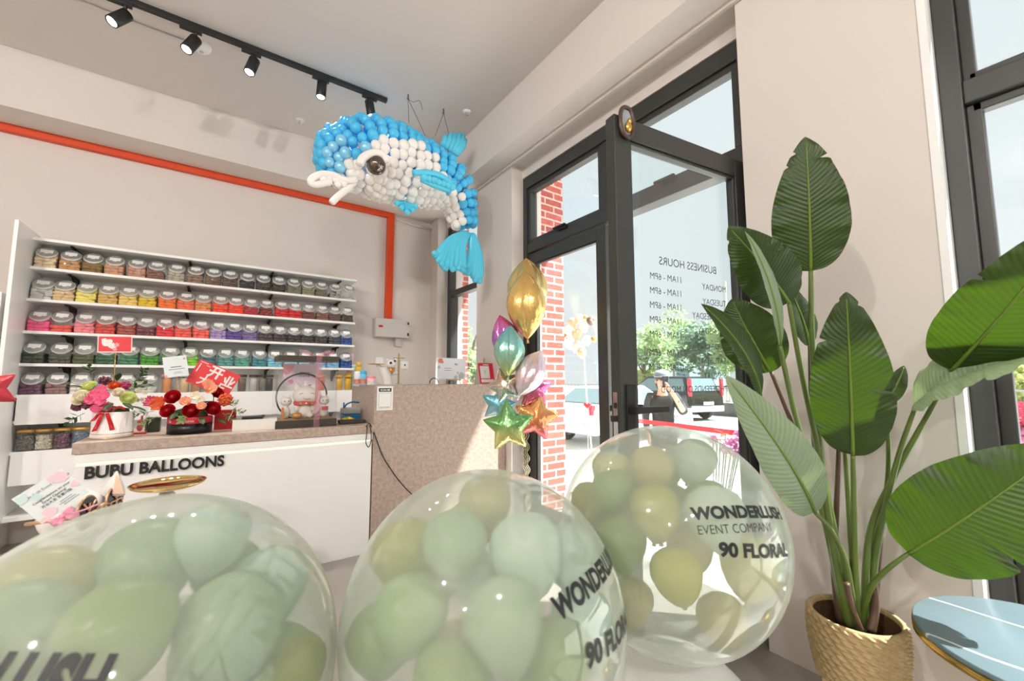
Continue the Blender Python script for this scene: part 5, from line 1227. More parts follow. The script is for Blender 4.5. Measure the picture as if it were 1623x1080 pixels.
# white machine and shelf-end clutter behind the tall counter
t = thing('printer', 'white machine with a grey vent grille behind the tall counter', 'printer', (1.28, 4.22, 0))
a = MB(); a.box(-.2, .25, -.2, .22, 0, 1.075); a.build('body', LAM, t, bevel=.006)
a = MB()
for k in range(4): a.box(-.115 + .05 * k, -.08 + .05 * k, -.204, -.2005, .86, .945)
a.build('vent', P('vent_grey', rgb(150, 150, 150), .5), t)
ZM = 1.075
for px, y, r, h, nm, lb, c, cap in ((566, 4.12, .030, .15, 'spray_can', 'white spray can with printed fruit, first can on the white machine', (232, 232, 236), (240, 240, 240)),
                                    (575.5, 4.10, .030, .155, 'spray_can', 'bright blue spray can, second can on the white machine', (120, 196, 226), (40, 176, 222)),
                                    (588, 4.10, .045, .105, 'pink_jar', 'clear pink jar with a pink lid beside the blue can', (244, 186, 190), (240, 140, 150))):
    q = on(px, 607, 1, y); t = thing(nm, lb, 'can' if 'can' in nm else 'jar', (q.x, y, ZM))
    a = MB(); a.lathe([(0, 0), (r, .0), (r, h * .78), (r * .94, h * .8)], 22); a.build('can_body', P('paint_%d' % int(px), rgb(*c), .3, noise=.18, nscale=30), t)
    a = MB(); a.lathe([(r * .96, h * .8), (r * .98, h * .97), (r * .9, h), (0, h)], 22); a.build('cap', P('cap_%d' % int(px), rgb(*cap), .35), t)
    a = MB(); a.lathe([(r * 1.01, h * .2), (r * 1.012, h * .4), (r * 1.01, h * .5)], 22); a.build('label_band', P('band_%d' % int(px), rgb(200, 130, 110) if px < 580 else rgb(246, 210, 210), .4, noise=.6, nscale=40), t)
for px, py, r, h, nm, lb, c in ((561, 586, .03, .10, 'mint_cup', 'mint-topped clear cup behind the spray cans', (196, 224, 210)), (571, 582, .032, .08, 'yellow_toy', 'small yellow plush toy on top of the spray cans row', (226, 190, 90)), (558, 570, .03, .12, 'pink_tumbler', 'pale pink tumbler at the end of the shelf', (238, 196, 204)), (556, 600, .035, .10, 'amber_jar', 'small amber jar at the very end of the fifth row', (190, 150, 84))):
    q = on(px, py, 1, 4.24); t = thing(nm, lb, 'cup' if nm in ('mint_cup', 'pink_tumbler') else 'toy' if 'toy' in nm else 'jar', (q.x, 4.30, ZM if nm != 'x' else ZM))
    hz = q.z - ZM
    a = MB()
    if 'toy' in nm:
        a.sphere((0, 0, hz - .02), (.035, .03, .04), 14, 9); a.sphere((0, -.005, hz + .025), .026, 14, 9); a.sphere((-.018, 0, hz + .045), .009, 8, 6); a.sphere((.018, 0, hz + .045), .009, 8, 6); a.cyl((0, 0, 0), (0, 0, hz - .03), .03); a.build('plush_body', P('plush_yellow', rgb(*c), .9, noise=.2), t)
    else:
        a.lathe([(0, 0), (r * .85, 0), (r, hz + h * .3), (r, hz + h * .32)], 18); a.build('cup_body', P('cup_%d' % px, rgb(*c), .3, noise=.15, nscale=20), t)
        a = MB(); a.lathe([(r * 1.03, hz + h * .32), (r * 1.03, hz + h * .5), (0, hz + h * .52)], 18); a.build('lid', P('cuplid_%d' % px, rgb(*[min(255, int(v * 1.04)) for v in c]), .4), t)

# panda statue with a tray, gold towel pole, easel card, desk calendar on the tall counter
ZT2 = 1.108
pz = on(617, 603, 1, 3.16); t = thing('panda_statue', 'white panda statue holding up a gold tray on the tall counter', 'statue', (pz.x - .005, 3.16, ZT2))
STW = P('white_resin', rgb(244, 242, 238), .25, noise=.02, coat=.2)
def pp(px, py, dy=0): return on(px, py, 1, 3.16 + dy) - Vector((pz.x - .005, 3.16, ZT2))
a = MB(); a.tube(smooth_path([Vector((-.005, 0, .0)), pp(613, 600), pp(609, 590), pp(607, 583)], 6), [.034] * 6 + [.036] * 6 + [.034] * 7, 16)
a.tube(smooth_path([pp(609, 587), pp(603, 584), pp(600, 580), pp(599, 577)], 5), [.022] * 5 + [.017] * 5 + [.015] * 6, 12)
a.tube(smooth_path([pp(613, 588), pp(622, 592), pp(629, 590)], 5), [.02] * 5 + [.016] * 6, 12)
a.build('body', STW, t)
a = MB(); a.sphere(pp(620, 577, -.01), (.035, .032, .031), 24, 16); a.sphere(pp(614, 571, .005), .010, 12, 8); a.sphere(pp(627, 570, .005), .010, 12, 8); hd = a.build('head', STW, t)
a = MB(); a.sphere(pp(619.5, 575.5, -.042), (.011, .006, .010), 12, 8); a.sphere(pp(626, 572.5, -.038), (.009, .006, .009), 12, 8); a.build('eyes', INK, hd)
a = MB(); c0 = pp(621, 590, -.036); a.add([c0 + Vector((-.03, 0, .03)), c0 + Vector((.03, .0, .035)), c0 + Vector((.0, -.004, -.02)), c0 + Vector((0, -.012, .02))], [(0, 3, 1), (0, 2, 3), (3, 2, 1)], True); a.build('bib', P('gold_bib', rgb(206, 150, 80), .3, metal=.6), t, solid=.002)
a = MB(); c0 = pp(596, 578.5); a.lathe([(0, 0), (.05, .001), (.062, .006), (.06, .008), (.05, .004), (0, .003)], 32, Matrix.Translation(c0)); a.build('tray', GOLD, t)
a = MB(); a.box(-.075, .11, -.05, .05, -.0, .004); a.build('base_plate', P('grey_base', rgb(206, 204, 202), .4), t)
t = thing('towel_pole', 'thin gold pole with a short crossbar beside the panda statue', 'holder', on(631.5, 604, 1, 3.20).xy.to_3d() + Vector((0, 0, ZT2)))
a = MB(); a.lathe([(0, 0), (.028, 0), (.028, .006), (0, .006)], 20); a.build('foot', GOLD, t)
a = MB(); a.box(-.006, .006, -.006, .006, .006, .245); a.build('pole', P('brass_pole', rgb(196, 174, 122), .35, metal=.4), t)
a = MB(); a.cyl((-.045, 0, .208), (.045, 0, .208), .0025); a.build('crossbar', GOLD, t)
ez = on(725, 606, 1, 3.15); t = card('easel_card', 'white flower-printed card on a small wooden easel on the tall counter', [(693.5, 567), (738, 569), (742, 602), (698, 601)], 3.15, 3.15, P('watercolour_card', rgb(228, 232, 240), .6, noise=.05, nscale=6),
     [('blob', P('coral_print', rgb(232, 130, 120), .7, noise=.2), [(.1, .14, .09, 3), (.16, .2, .05, 5)]), ('blob', P('green_print', rgb(180, 200, 190), .7, noise=.3), [(.05, .45, .06, 7), (.85, .85, .13, 8), (.65, .92, .07, 9)]), ('text', GREYINK, [('My', .66, .34, .15, .01), ('8', .72, .74, .14, .01)]), ('rect', GREYINK, [(.25, .5, .48, .50), (.25, .5, .58, .60)])])
a = MB(); o_ = t.location
def ep(px, py, y): return on(px, py, 1, y) - o_
WOOD = P('light_wood', rgb(196, 164, 128), .5, noise=.15, nscale=30)
a.cyl(ep(708, 602.5, 3.145), ep(731, 602.5, 3.145), .005, n=8); a.tube([ep(709, 601, 3.15), Vector((ep(709, 609, 3.13).x, -.02, ZT2 - o_.z))], .004, 6); a.tube([ep(728, 601, 3.15), Vector((ep(730, 609, 3.13).x, -.02, ZT2 - o_.z))], .004, 6); a.tube([ep(719, 590, 3.157), Vector((ep(719, 609, 3.21).x, .06, ZT2 - o_.z))], .004, 6)
a.build('easel', WOOD, t)
t = thing('desk_calendar', 'red and white desk calendar on the tall counter by the foil balloons', 'calendar', on(769, 607, 1, 3.12).xy.to_3d() + Vector((0, 0, ZT2)))
a = MB(); a.add([(-.085, -.045, 0), (.085, -.045, 0), (-.078, 0, .185), (.078, 0, .185), (-.085, .05, 0), (.085, .05, 0)], [(0, 1, 3, 2), (5, 4, 2, 3), (0, 4, 5, 1), (0, 2, 4), (1, 5, 3)]); a.build('stand', P('grey_card', rgb(190, 184, 178), .6), t)
sl_ = Vector((0, .045, .185)).normalized(); nn_ = Vector((0, -.185, .045)).normalized()
def cq(a, x0, x1, h0, h1, e): a.add([Vector((x, -.045, 0)) + sl_ * h + nn_ * e for x, h in ((x0, h0), (x1, h0), (x1, h1), (x0, h1))], [(0, 1, 2, 3)])
a = MB(); cq(a, -.078, .078, .004, .186, .001); a.build('red_page', P('red_page', rgb(214, 36, 62), .5), t)
a = MB(); cq(a, -.062, .03, .05, .16, .002); cq(a, -.062, .062, .014, .042, .002); a.build('white_page', PAPER, t)
a = MB(); add_text(a, 'T', .05, frame3(Vector((-.016, -.045, 0)) + sl_ * .085 + nn_ * .0026, (1, 0, 0), sl_, nn_), .0, 'CENTER'); a.build('lettering', P('mint_print', rgb(150, 206, 170), .6), t)
a = MB(); cq(a, -.03, .03, .168, .176, .002); a.build('heading', PAPER, t)
a = MB(); a.box(-.006, .006, -.003, .003, 0, .23); o = a.build('wooden_peg', WOOD); o.location = on(763, 605, 1, 3.20).xy.to_3d() + Vector((0, 0, ZT2)); o.rotation_euler = (0, .12, 0)
tag(o, 'slim wooden stick standing behind the red desk calendar', 'stick')
c0 = on(688, 603, 1, 3.2); a = MB(); a.tube([Vector((c0.x + .04 * math.cos(k * PI / 12), 3.2, ZT2 + .006 + .045 * math.sin(k * PI / 12))) for k in range(13)], .0035, 7)
tag(a.build('wire_loop', BLACK), 'small black wire loop standing on the tall counter left of the easel', 'wire')

# bulldog statue with round glasses and a gold tray, standing behind the left balloon
DG = Vector((-.372, 1.80, 0)); t = thing('dog_statue', 'white dog statue in black round glasses behind the left giant balloon', 'statue', DG)
fx = Vector((.957, -.29, 0)); sy_ = Vector((.29, .957, 0))      # facing, and the line across the eyes
Mh = Matrix((fx, sy_, Vector((0, 0, 1)))).transposed()
def dl(f_, s_, z): return fx * f_ + sy_ * s_ + Vector((0, 0, z))
a = MB(); a.tube(smooth_path([dl(-.02, 0, .0), dl(-.02, 0, .12), dl(-.01, 0, .3), dl(.01, .01, .45), dl(.02, .01, .58), dl(.03, .015, .70)], 5), [.11] * 6 + [.12] * 5 + [.105] * 5 + [.085] * 5 + [.06] * 5, 20)
tc0 = atd(267, 772, 1.68) - DG
a.tube(smooth_path([dl(.02, .09, .50), dl(.02, .09, .50).lerp(tc0, .45) + Vector((0, 0, -.05)), dl(.02, .09, .50).lerp(tc0, .85) + Vector((0, 0, -.05)), tc0 + Vector((0, 0, -.022))], 5), [.045] * 6 + [.036] * 5 + [.026] * 5, 14)
a.tube(smooth_path([dl(.02, -.10, .50), dl(.08, -.14, .42), dl(.13, -.12, .36)], 5), [.045] * 6 + [.034] * 5, 14)
for s_ in (-1, 1): a.sphere(dl(.08, .07 * s_, .035), (.08, .05, .036), 16, 10, Mh)
a.build('body', STW, t)
a = MB(); a.sphere(dl(.032, .015, .750), (.070, .088, .072), 28, 18, Mh); a.sphere(dl(.07, 0, .715), (.055, .062, .042), 20, 12, Mh)
EARS = [[atd(*q) - DG for q in e_] for e_ in (((158, 787, 1.285), (198, 786, 1.315), (170, 782, 1.36), (185, 747, 1.31)), ((104, 806, 1.20), (132, 806, 1.23), (112, 800, 1.28), (112, 772, 1.23)))]
for e0, e1, e2, e3 in EARS:
    def fn(u, v):
        ps = [e0, e1, e2, e0]; k = min(2, int(v * 3)); p = ps[k].lerp(ps[k + 1], v * 3 - k); c_ = (e0 + e1 + e2) / 3
        return (c_ + (p - c_) * (1 - u * .92) * (1 + .25 * math.sin(PI * u))) + (e3 - c_) * u
    a.grid(fn, 8, 12, True)
hd = a.build('head', STW, t)
a = MB()
for e0, e1, e2, e3 in EARS:
    m0 = e0.lerp(e1, .5); a.add([q + (EYEP - DG - q).normalized() * .012 for q in (m0 + (e3 - m0) * .08, e1.lerp(e3, .06), e1.lerp(e3, .55), e3.lerp(m0, .16), m0.lerp(e3, .45))], [(0, 1, 2, 3, 4)])
    a.build('inner_ear', P('peach_inner_ear', rgb(240, 206, 180), .6), hd, solid=.002); a = MB()
gl = bpy.data.objects.new('glasses', None); COL.objects.link(gl); gl.parent = t
a = MB()
for s_ in (-1, 1):
    c0 = dl(.105, .067 * s_, .770); a.tube([c0 + sy_ * .045 * math.cos(k * PI / 16) + Vector((0, 0, .045 * math.sin(k * PI / 16))) for k in range(32)], .0032, 8, closed=True)
a.tube([dl(.108, -.03, .768), dl(.112, 0, .775), dl(.108, .03, .768)], .005, 8)
for s_ in (-1, 1): a.tube([dl(.10, .117 * s_, .77), dl(.05, .122 * s_, .768), dl(.0, .112 * s_, .762)], .005, 8, mi=0)
a.build('glasses_frame', P('rose_gold', rgb(222, 176, 140), .25, metal=.5), gl)
a = MB(); b = MB()
for s_ in (-1, 1):
    c0 = dl(.108, .067 * s_, .770); a.add([c0 + sy_ * .044 * math.cos(k * PI / 16) + Vector((0, 0, .044 * math.sin(k * PI / 16))) for k in range(32)], [tuple(range(32))]); a.build('lens', P('black_lens', rgb(14, 14, 16), .08, noise=0), gl, solid=.002); a = MB()
    f0 = c0 + fx * .0025
    for (y0, z0), (y1, z1) in (((-.026, .028), (0, .004)), ((.026, .028), (0, .004)), ((0, .026), (0, -.032)), ((-.03, -.002), (.03, -.002)), ((-.028, -.018), (.028, -.018)), ((-.03, -.002), (-.03, -.012)), ((.03, -.002), (.03, -.012))):
        b.tube([f0 + sy_ * y0 + Vector((0, 0, z0)), f0 + sy_ * y1 + Vector((0, 0, z1))], .0027, 8)
b.build('lens_emblem', P('rose_gold_print', rgb(230, 184, 148), .3, metal=.4), gl)
tc0 = atd(267, 772, 1.68) - DG
a = MB(); a.lathe([(0, 0), (.098, .0), (.12, .010), (.125, .018), (.122, .019), (.114, .012), (.096, .005), (0, .004)], 56, Matrix.Translation(tc0)); a.build('tray', P('polished_gold', rgb(232, 204, 140), .06, metal=1.0, noise=.02), t)
card('congratulation_card', 'white and pink congratulations card with a pink bow, by the dog statue', [(18, 792), (99, 742), (122, 783), (52, 841)], 1.55, 1.58, P('watercolour_white', rgb(238, 244, 246), .5, noise=.03, nscale=8),
     [('blob', P('pink_wash', rgb(248, 216, 224), .7, noise=.1, nscale=10), [(.85, .18, .16, 2), (.72, .1, .1, 5), (.25, .85, .14, 6), (.1, 1, .12, 9), (.95, .55, .1, 11)]), ('blob', P('aqua_wash', rgb(214, 236, 238), .7, noise=.1), [(.1, .15, .12, 3), (.3, .3, .1, 4)]),
      ('text', GREYINK, [('Wonderlush Event Company', .5, .24, .10, 0)]), ('rect', GREYINK, [(.50, .75, .76, .775), (.46, .80, .82, .835), (.52, .84, .88, .895)]), ('text', INK, [('Congratulations on your', .52, .46, .085, .01), ('Grand Opening!', .52, .56, .085, .01), ('开业大吉 生意兴隆', .52, .66, .085, .01)])])
cc_ = [o for o in COL.objects if o.name.startswith('congratulation_card')][0]; c0 = on(100, 818, 1, 1.572) - cc_.location
PSAT = P('pink_satin', rgb(238, 160, 186), .35, noise=.06)
a = MB()
for dx_, dz_ in ((.02, .02), (-.019, -.015), (.032, .002), (-.007, -.024)):
    v1 = Vector((dx_, -.01, dz_)); w1 = Vector((-dz_, 0, dx_)).normalized() * .008
    a.grid(lambda u, v: v1 * u + w1 * (2 * v - 1) * (.25 + .9 * math.sin(PI * u * .8)) + Vector((0, -.012 * math.sin(PI * u), 0)), 8, 4, True)
a.sphere((0, -.004, 0), .007, 12, 8); bw_ = a.build('bow', PSAT, cc_, solid=.0008); bw_.location = c0; bw_['label'] = 'pink satin bow'
a = MB(); a.tube(smooth_path([Vector((0, 0, 0)), Vector((.03, .01, .004)), Vector((.06, .03, .012))], 5), .0025, 6); a.build('bow_tail', PSAT, bw_)
# ------------------------------------------------------------------ outside: pavement, brick pillars, parked cars, trees
GZ = -0.45
PAVE = P('pale_pavement', rgb(226, 224, 220), .8, noise=.05, nscale=2)
n_, l_, b_ = nodes_of(PAVE); tk = n_.new('ShaderNodeTexBrick'); tc2 = n_.new('ShaderNodeTexCoord'); l_.new(tc2.outputs['Object'], tk.inputs['Vector'])
tk.inputs['Color1'].default_value = rgb(228, 226, 222); tk.inputs['Color2'].default_value = rgb(220, 218, 214); tk.inputs['Mortar'].default_value = rgb(176, 174, 170)
tk.inputs['Scale'].default_value = 1.0; tk.inputs['Brick Width'].default_value = .8; tk.inputs['Row Height'].default_value = .8; tk.inputs['Mortar Size'].default_value = .006; tk.offset = 0
l_.new(tk.outputs['Color'], b_.inputs['Base Color'])
m = MB(); m.box(2.30, 70, -60, 70, GZ - .2, GZ); struct(m.build('pavement', PAVE))
m = MB(); m.box(2.301, 3.0, -3.4, 4.6, GZ + .001, -.02); struct(m.build('entrance_step', P('step_stone', rgb(206, 202, 196), .8)))
BRICK = P('red_brick', rgb(190, 92, 80), .8, noise=0)
n_, l_, b_ = nodes_of(BRICK); tk = n_.new('ShaderNodeTexBrick'); tc2 = n_.new('ShaderNodeTexCoord'); mp = n_.new('ShaderNodeMapping'); mp.inputs['Rotation'].default_value = (PI / 2, 0, 0)
l_.new(tc2.outputs['Object'], mp.inputs[0]); l_.new(mp.outputs[0], tk.inputs['Vector'])
tk.inputs['Color1'].default_value = rgb(196, 92, 80); tk.inputs['Color2'].default_value = rgb(172, 74, 66); tk.inputs['Mortar'].default_value = rgb(214, 190, 180)
tk.inputs['Scale'].default_value = 1.0; tk.inputs['Brick Width'].default_value = .21; tk.inputs['Row Height'].default_value = .068; tk.inputs['Mortar Size'].default_value = .009
ns = n_.new('ShaderNodeTexNoise'); ns.inputs['Scale'].default_value = 22; ns.inputs['Detail'].default_value = 6; l_.new(mp.outputs[0], ns.inputs['Vector'])
mx = n_.new('ShaderNodeMix'); mx.data_type = 'RGBA'; mx.blend_type = 'OVERLAY'; mx.inputs[0].default_value = .5; l_.new(tk.outputs['Color'], mx.inputs[6]); l_.new(ns.outputs[0], mx.inputs[7]); l_.new(mx.outputs[2], b_.inputs['Base Color'])
bp = n_.new('ShaderNodeBump'); bp.inputs['Strength'].default_value = .8; bp.inputs['Distance'].default_value = .015; bp.invert = True; l_.new(tk.outputs['Fac'], bp.inputs['Height']); l_.new(bp.outputs[0], b_.inputs['Normal'])
m = MB(); m.box(2.302, 2.635, 2.90, 3.36, -.015, 5.59); struct(m.build('brick_pillar', BRICK))
m = MB(); m.box(2.302, 2.385, 4.31, 4.66, -.015, 5.59); struct(m.build('brick_pillar', BRICK))
# low parapet and railing along the far side of the car park
WX = 18.0
m = MB(); m.box(WX, WX + .25, -14, 30, GZ, .12); struct(m.build('parapet_wall', P('grey_parapet', rgb(110, 108, 106), .8, noise=.08)))
t = thing('railing', 'grey metal railing on the low wall across the car park', 'railing', (WX + .12, 4, .12))
RAILM = P('painted_rail', rgb(150, 150, 146), .5)
a = MB(); a.box(-.03, .03, -18, 26, .68, .74); a.box(-.02, .02, -18, 26, .06, .10); a.build('rail', RAILM, t)
a = MB()
for k in range(147): a.box(-.012, .012, -18 + .3 * k, -17.97 + .3 * k, .10, .68)
o = a.build('balusters', RAILM, t); o['kind'] = 'stuff'
# trees and hedge
def leafcloud(name, c, rad3, n, sz, mat, parent, seed):
    r = random.Random(seed); a = MB(); c = Vector(c); lumps = [(Vector((r.uniform(-1, 1) * rad3[0] * .7, r.uniform(-1, 1) * rad3[1] * .7, r.uniform(-.8, .9) * rad3[2] * .75)), r.uniform(.3, .5)) for _ in range(14)]
    for _ in range(n):
        l_, lr = r.choice(lumps); q = Vector((r.gauss(0, 1), r.gauss(0, 1), r.gauss(0, 1))).normalized() * r.uniform(.5, 1)
        p = c + l_ + Vector((q.x * rad3[0] * lr, q.y * rad3[1] * lr, q.z * rad3[2] * lr))
        u = Vector((r.gauss(0, 1), r.gauss(0, 1), r.gauss(0, 1))).normalized(); v = u.orthogonal().normalized(); s = sz * r.uniform(.6, 1.3)
        a.add([p - u * s, p + v * s * .45, p + u * s, p - v * s * .45], [(0, 1, 2, 3)], True)
    return a.build(name, mat, parent)
TG = [P('tree_leaf_light', rgb(170, 192, 140), .6, noise=.35, nscale=1.5, trans=.35), P('tree_leaf_dark', rgb(112, 142, 116), .6, noise=.4, nscale=1.5, trans=.25), P('tree_leaf_yellow', rgb(200, 206, 140), .6, noise=.35, nscale=1.5, trans=.35)]
BARK = P('grey_bark', rgb(120, 108, 96), .9, noise=.2, nscale=20)
def tree(px, dist_depth, ztop, spread, mi, n, lb, seed, zlow=1.2, sz=.16):
    g = atd(px, 600, dist_depth); t = thing('tree', lb, 'tree', (g.x, g.y, GZ), 0, 'trees beyond the car park'); h = ztop - GZ; zl = zlow - GZ
    a = MB(); r = random.Random(seed); a.tube([(0, 0, 0), (.05, 0, h * .3), (0, .06, h * .55)], [.14, .10, .06], 8)
    for k in range(6):
        an = k * 1.05; a.tube([(0.02, 0, h * (.3 + .04 * k)), (math.cos(an) * spread * .35, math.sin(an) * spread * .35, h * (.52 + .05 * k)), (math.cos(an) * spread * .6, math.sin(an) * spread * .6, h * (.66 + .05 * k))], [.06, .04, .015], 6)
    a.build('trunk', BARK, t)
    leafcloud('crown', (0, 0, (h + zl) / 2), (spread, spread, (h - zl) / 2), n, sz, TG[mi], t, seed)
tree(1022, 24, 4.1, 1.5, 0, 2200, 'light green tree seen through the door glass, left of the dark tree', 3)
tree(1115, 25, 4.6, 2.2, 1, 4200, 'dense dark green tree behind the black car', 4, .6)
tree(1068, 33, 6.6, 2.1, 0, 2600, 'tall thin-leaved tree rising behind the dark green tree', 5, 2.0)
tree(1172, 19.6, 4.2, 1.3, 0, 2200, 'light green tree right of the dark tree, partly behind the plant', 6, .8)
tree(738, 11, 2.9, .75, 0, 2600, 'young green tree seen through the narrow corner window', 8, .6, .07)
tree(1625, 22, 2.6, 2.4, 1, 2600, 'dark bushy tree behind the hedge at the right window', 9, 1.0)
HEDG = TG[2]
for k, (px, dp_, lb) in enumerate(((1560, 12.4, 'yellow-green bush beyond the railing, left one at the right window'), (1630, 12.0, 'yellow-green bush beyond the railing, right one at the right window'), (1010, 19.5, 'low yellow-green bush beyond the railing behind the white car'))):
    g = atd(px, 600, dp_); t = thing('bush', lb, 'bush', (max(g.x, 20.2), g.y * max(g.x, 20.2) / g.x, GZ), 0, 'bushes beyond the railing')
    leafcloud('foliage', (0, 0, 1.15), (1.3, 1.0, 1.1), 2400, .13, HEDG, t, 20 + k)
    a = MB(); a.tube([(0, 0, 0), (0, 0, .9)], .05, 6); a.build('stem', BARK, t)
# pale building far behind the trees
t = thing('far_building', 'pale blue building far behind the trees', 'building', atd(1040, 600, 48).xy.to_3d() + Vector((0, 0, GZ)), -.6)
a = MB(); a.box(-6, 6, -4, 4, 0, 3.6); a.build('walls', P('pale_blue_render', rgb(176, 206, 216), .8), t)
a = MB(); a.box(-6.3, 6.3, -4.3, 4.3, 3.6, 3.8); a.build('roof', P('roof_grey', rgb(180, 180, 180), .8), t)
for x in (-4, -1.4, 1.4, 4):
    a = MB(); a.box(x - .7, x + .7, -4.04, -4.0, 1.2, 2.6); a.build('window', P('dark_window', rgb(90, 110, 122), .2), t)
# utility pole
q = atd(1152, 600, 22.5); a = MB(); a.cyl((0, 0, 0), (.25, 0, 7), .12, .08, 10); o = a.build('utility_pole', P('pole_grey', rgb(200, 198, 190), .7)); o.location = (q.x, q.y, GZ)
tag(o, 'leaning pale utility pole beside the dark tree', 'pole')

def car(name, label, p_near_rear, heading, body, L_, Wd, side, glassm, wheels, wr, extra=None):
    """local x forward; side = upper outline (x,z) of the body, glass = greenhouse outline"""
    t = thing(name, label, 'car', p_near_rear, heading)
    a = MB(); n = len(side)
    secs = [(-1, .93, 0), (-.93, 1, 0), (.93, 1, 0), (1, .93, 0)]
    vs = []
    for s, k, _ in secs:
        for x, z in side: vs.append((x * (1 if abs(s) < 1 else .985), s * Wd / 2, .30 + (z - .30) * (1 if abs(s) < 1 else .93)))
    fs = [(i * n + k, (i + 1) * n + k, (i + 1) * n + (k + 1) % n, i * n + (k + 1) % n) for i in range(3) for k in range(n)] + [tuple(range(n)), tuple(range(4 * n - 1, 3 * n - 1, -1))]
    a.add(vs, fs, False); a.build('body', body, t, bevel=.05, seg=3)
    m_ = len(glassm); a = MB(); w0, w1 = Wd / 2 * .94, Wd / 2 * .74; zb_ = min(z for x, z in glassm); zt_ = max(z for x, z in glassm)
    yy = lambda z: w0 + (w1 - w0) * (z - zb_) / (zt_ - zb_)
    a.add([(x, -yy(z), z) for x, z in glassm] + [(x, yy(z), z) for x, z in glassm], [tuple(range(m_ - 1, -1, -1)), tuple(range(m_, 2 * m_))] + [(k, (k + 1) % m_, m_ + (k + 1) % m_, m_ + k) for k in range(m_)], False)
    cb = a.build('cabin', body, t, bevel=.05, seg=3)
    cx_ = sum(x for x, z in glassm) / m_; cz_ = (zb_ + zt_) / 2 - .02
    sh = [(cx_ + (x - cx_) * .90, cz_ + (z - cz_) * .74) for x, z in glassm]; CG = P('car_glass', rgb(110, 130, 134), .1, noise=0)
    for s_ in (-1, 1):
        a = MB(); a.add([(x, s_ * (yy(z) + .012), z) for x, z in sh], [tuple(range(m_)) if s_ > 0 else tuple(range(m_ - 1, -1, -1))]); a.build('side_window', CG, cb, solid=.01)
    fr = glassm[-2], glassm[-1]
    for (A, B), nm in (((glassm[0], glassm[1]), 'rear_window'), ((glassm[-2], glassm[-1]), 'windscreen')):
        A = Vector((A[0], 0, A[1])); B = Vector((B[0], 0, B[1])); nrm = (B - A).cross(Vector((0, 1, 0))).normalized()
        if nrm.x * (A.x - cx_) < 0: nrm = -nrm
        p0 = A.lerp(B, .14); p1 = A.lerp(B, .88); a = MB()
        a.add([p0 + Vector((0, -yy(p0.z) * .88, 0)) + nrm * .012, p0 + Vector((0, yy(p0.z) * .88, 0)) + nrm * .012, p1 + Vector((0, yy(p1.z) * .88, 0)) + nrm * .012, p1 + Vector((0, -yy(p1.z) * .88, 0)) + nrm * .012], [(0, 1, 2, 3)]); a.build(nm, CG, cb, solid=.01)
    for x in wheels:
        for s_ in (-1, 1):
            w = MB(); c = Vector((x, s_ * (Wd / 2 - .10), wr))
            w.lathe([(wr * .62, -.10), (wr * .95, -.10), (wr, -.06), (wr, .06), (wr * .95, .10), (wr * .62, .10)], 32, Matrix.Translation(c) @ Matrix.Rotation(PI / 2, 4, 'X')); wo = w.build('wheel', P('tyre_rubber', rgb(40, 40, 42), .8), t)
            r = MB(); r.lathe([(0, -.05), (wr * .60, -.05), (wr * .63, -.1), (wr * .63, .1), (wr * .60, .05), (0, .05)], 28, Matrix.Translation(c) @ Matrix.Rotation(PI / 2, 4, 'X'))
            for k in range(7):
                an = k * 2 * PI / 7; r.tube([c + Vector((0, s_ * .075, 0)), c + Vector((wr * .6 * math.cos(an), s_ * .095, wr * .6 * math.sin(an)))], .03, 6)
            r.build('rim', P('alloy_rim', rgb(150, 150, 152), .35, metal=.7), wo)
    x0 = min(x for x, z in side); x1 = max(x for x, z in side)
    for s_ in (-1, 1):
        a = MB(); zt2 = (extra or {}).get('tail', (.78, 1.0)); a.box(x0 - .015, x0 + .12, s_ * Wd / 2 * .97 - (.10 if s_ > 0 else -.0), s_ * Wd / 2 * .97 + (.0 if s_ > 0 else .10), *zt2); a.build('tail_light', P('tail_light_red', rgb(196, 60, 76), .25), t, bevel=.01)
        a = MB(); a.box(x1 - .22, x1 - .02, s_ * Wd / 2 * .96 - (.2 if s_ > 0 else 0), s_ * Wd / 2 * .96 + (0 if s_ > 0 else .2), .62, .76); a.build('head_light', P('head_light', rgb(220, 226, 230), .1), t, bevel=.01)
    a = MB(); a.box(x0 - .05, x0 + .1, -Wd * .46, Wd * .46, .36, .58); a.build('rear_bumper', (extra or {}).get('bumper', body), t, bevel=.03)
    a = MB(); a.box(x0 - .062, x0 - .05, -.26, .26, .62, .74); a.build('number_plate', P('blank_plate', rgb(226, 224, 216), .5), t)
    return t
WCAR = P('white_car_paint', rgb(236, 238, 240), .2, noise=.01, coat=.5); BCAR = P('black_car_paint', rgb(30, 30, 32), .15, noise=.01, coat=.6)
w0 = on(946, 714, 2, GZ); w1 = on(1094, 690, 2, GZ); dirw = (w1 - w0); hd_ = math.atan2(dirw.y, dirw.x)
LW = 2.65
nrmw = Vector((-dirw.y, dirw.x, 0)).normalized(); 
cw = (w0 + w1) / 2 + nrmw * .85 * (1 if nrmw.dot(Vector((1, .7, 0))) > 0 else -1)
car('white_car', 'white saloon car parked across the car park outside the door', cw, hd_, WCAR, 4.5, 1.78,
    [(-2.15, .32), (-2.2, .6), (-2.15, .92), (-1.3, .98), (.95, .98), (1.9, .80), (2.2, .62), (2.22, .34)], [(-1.75, .95), (-1.05, 1.40), (.15, 1.44), (1.05, .95)], (-LW / 2, LW / 2), .32)
sv = on(1122, 668, 2, GZ); hs = math.radians(90 - 12)
cs = sv + Vector((math.cos(hs), math.sin(hs), 0)) * 2.2
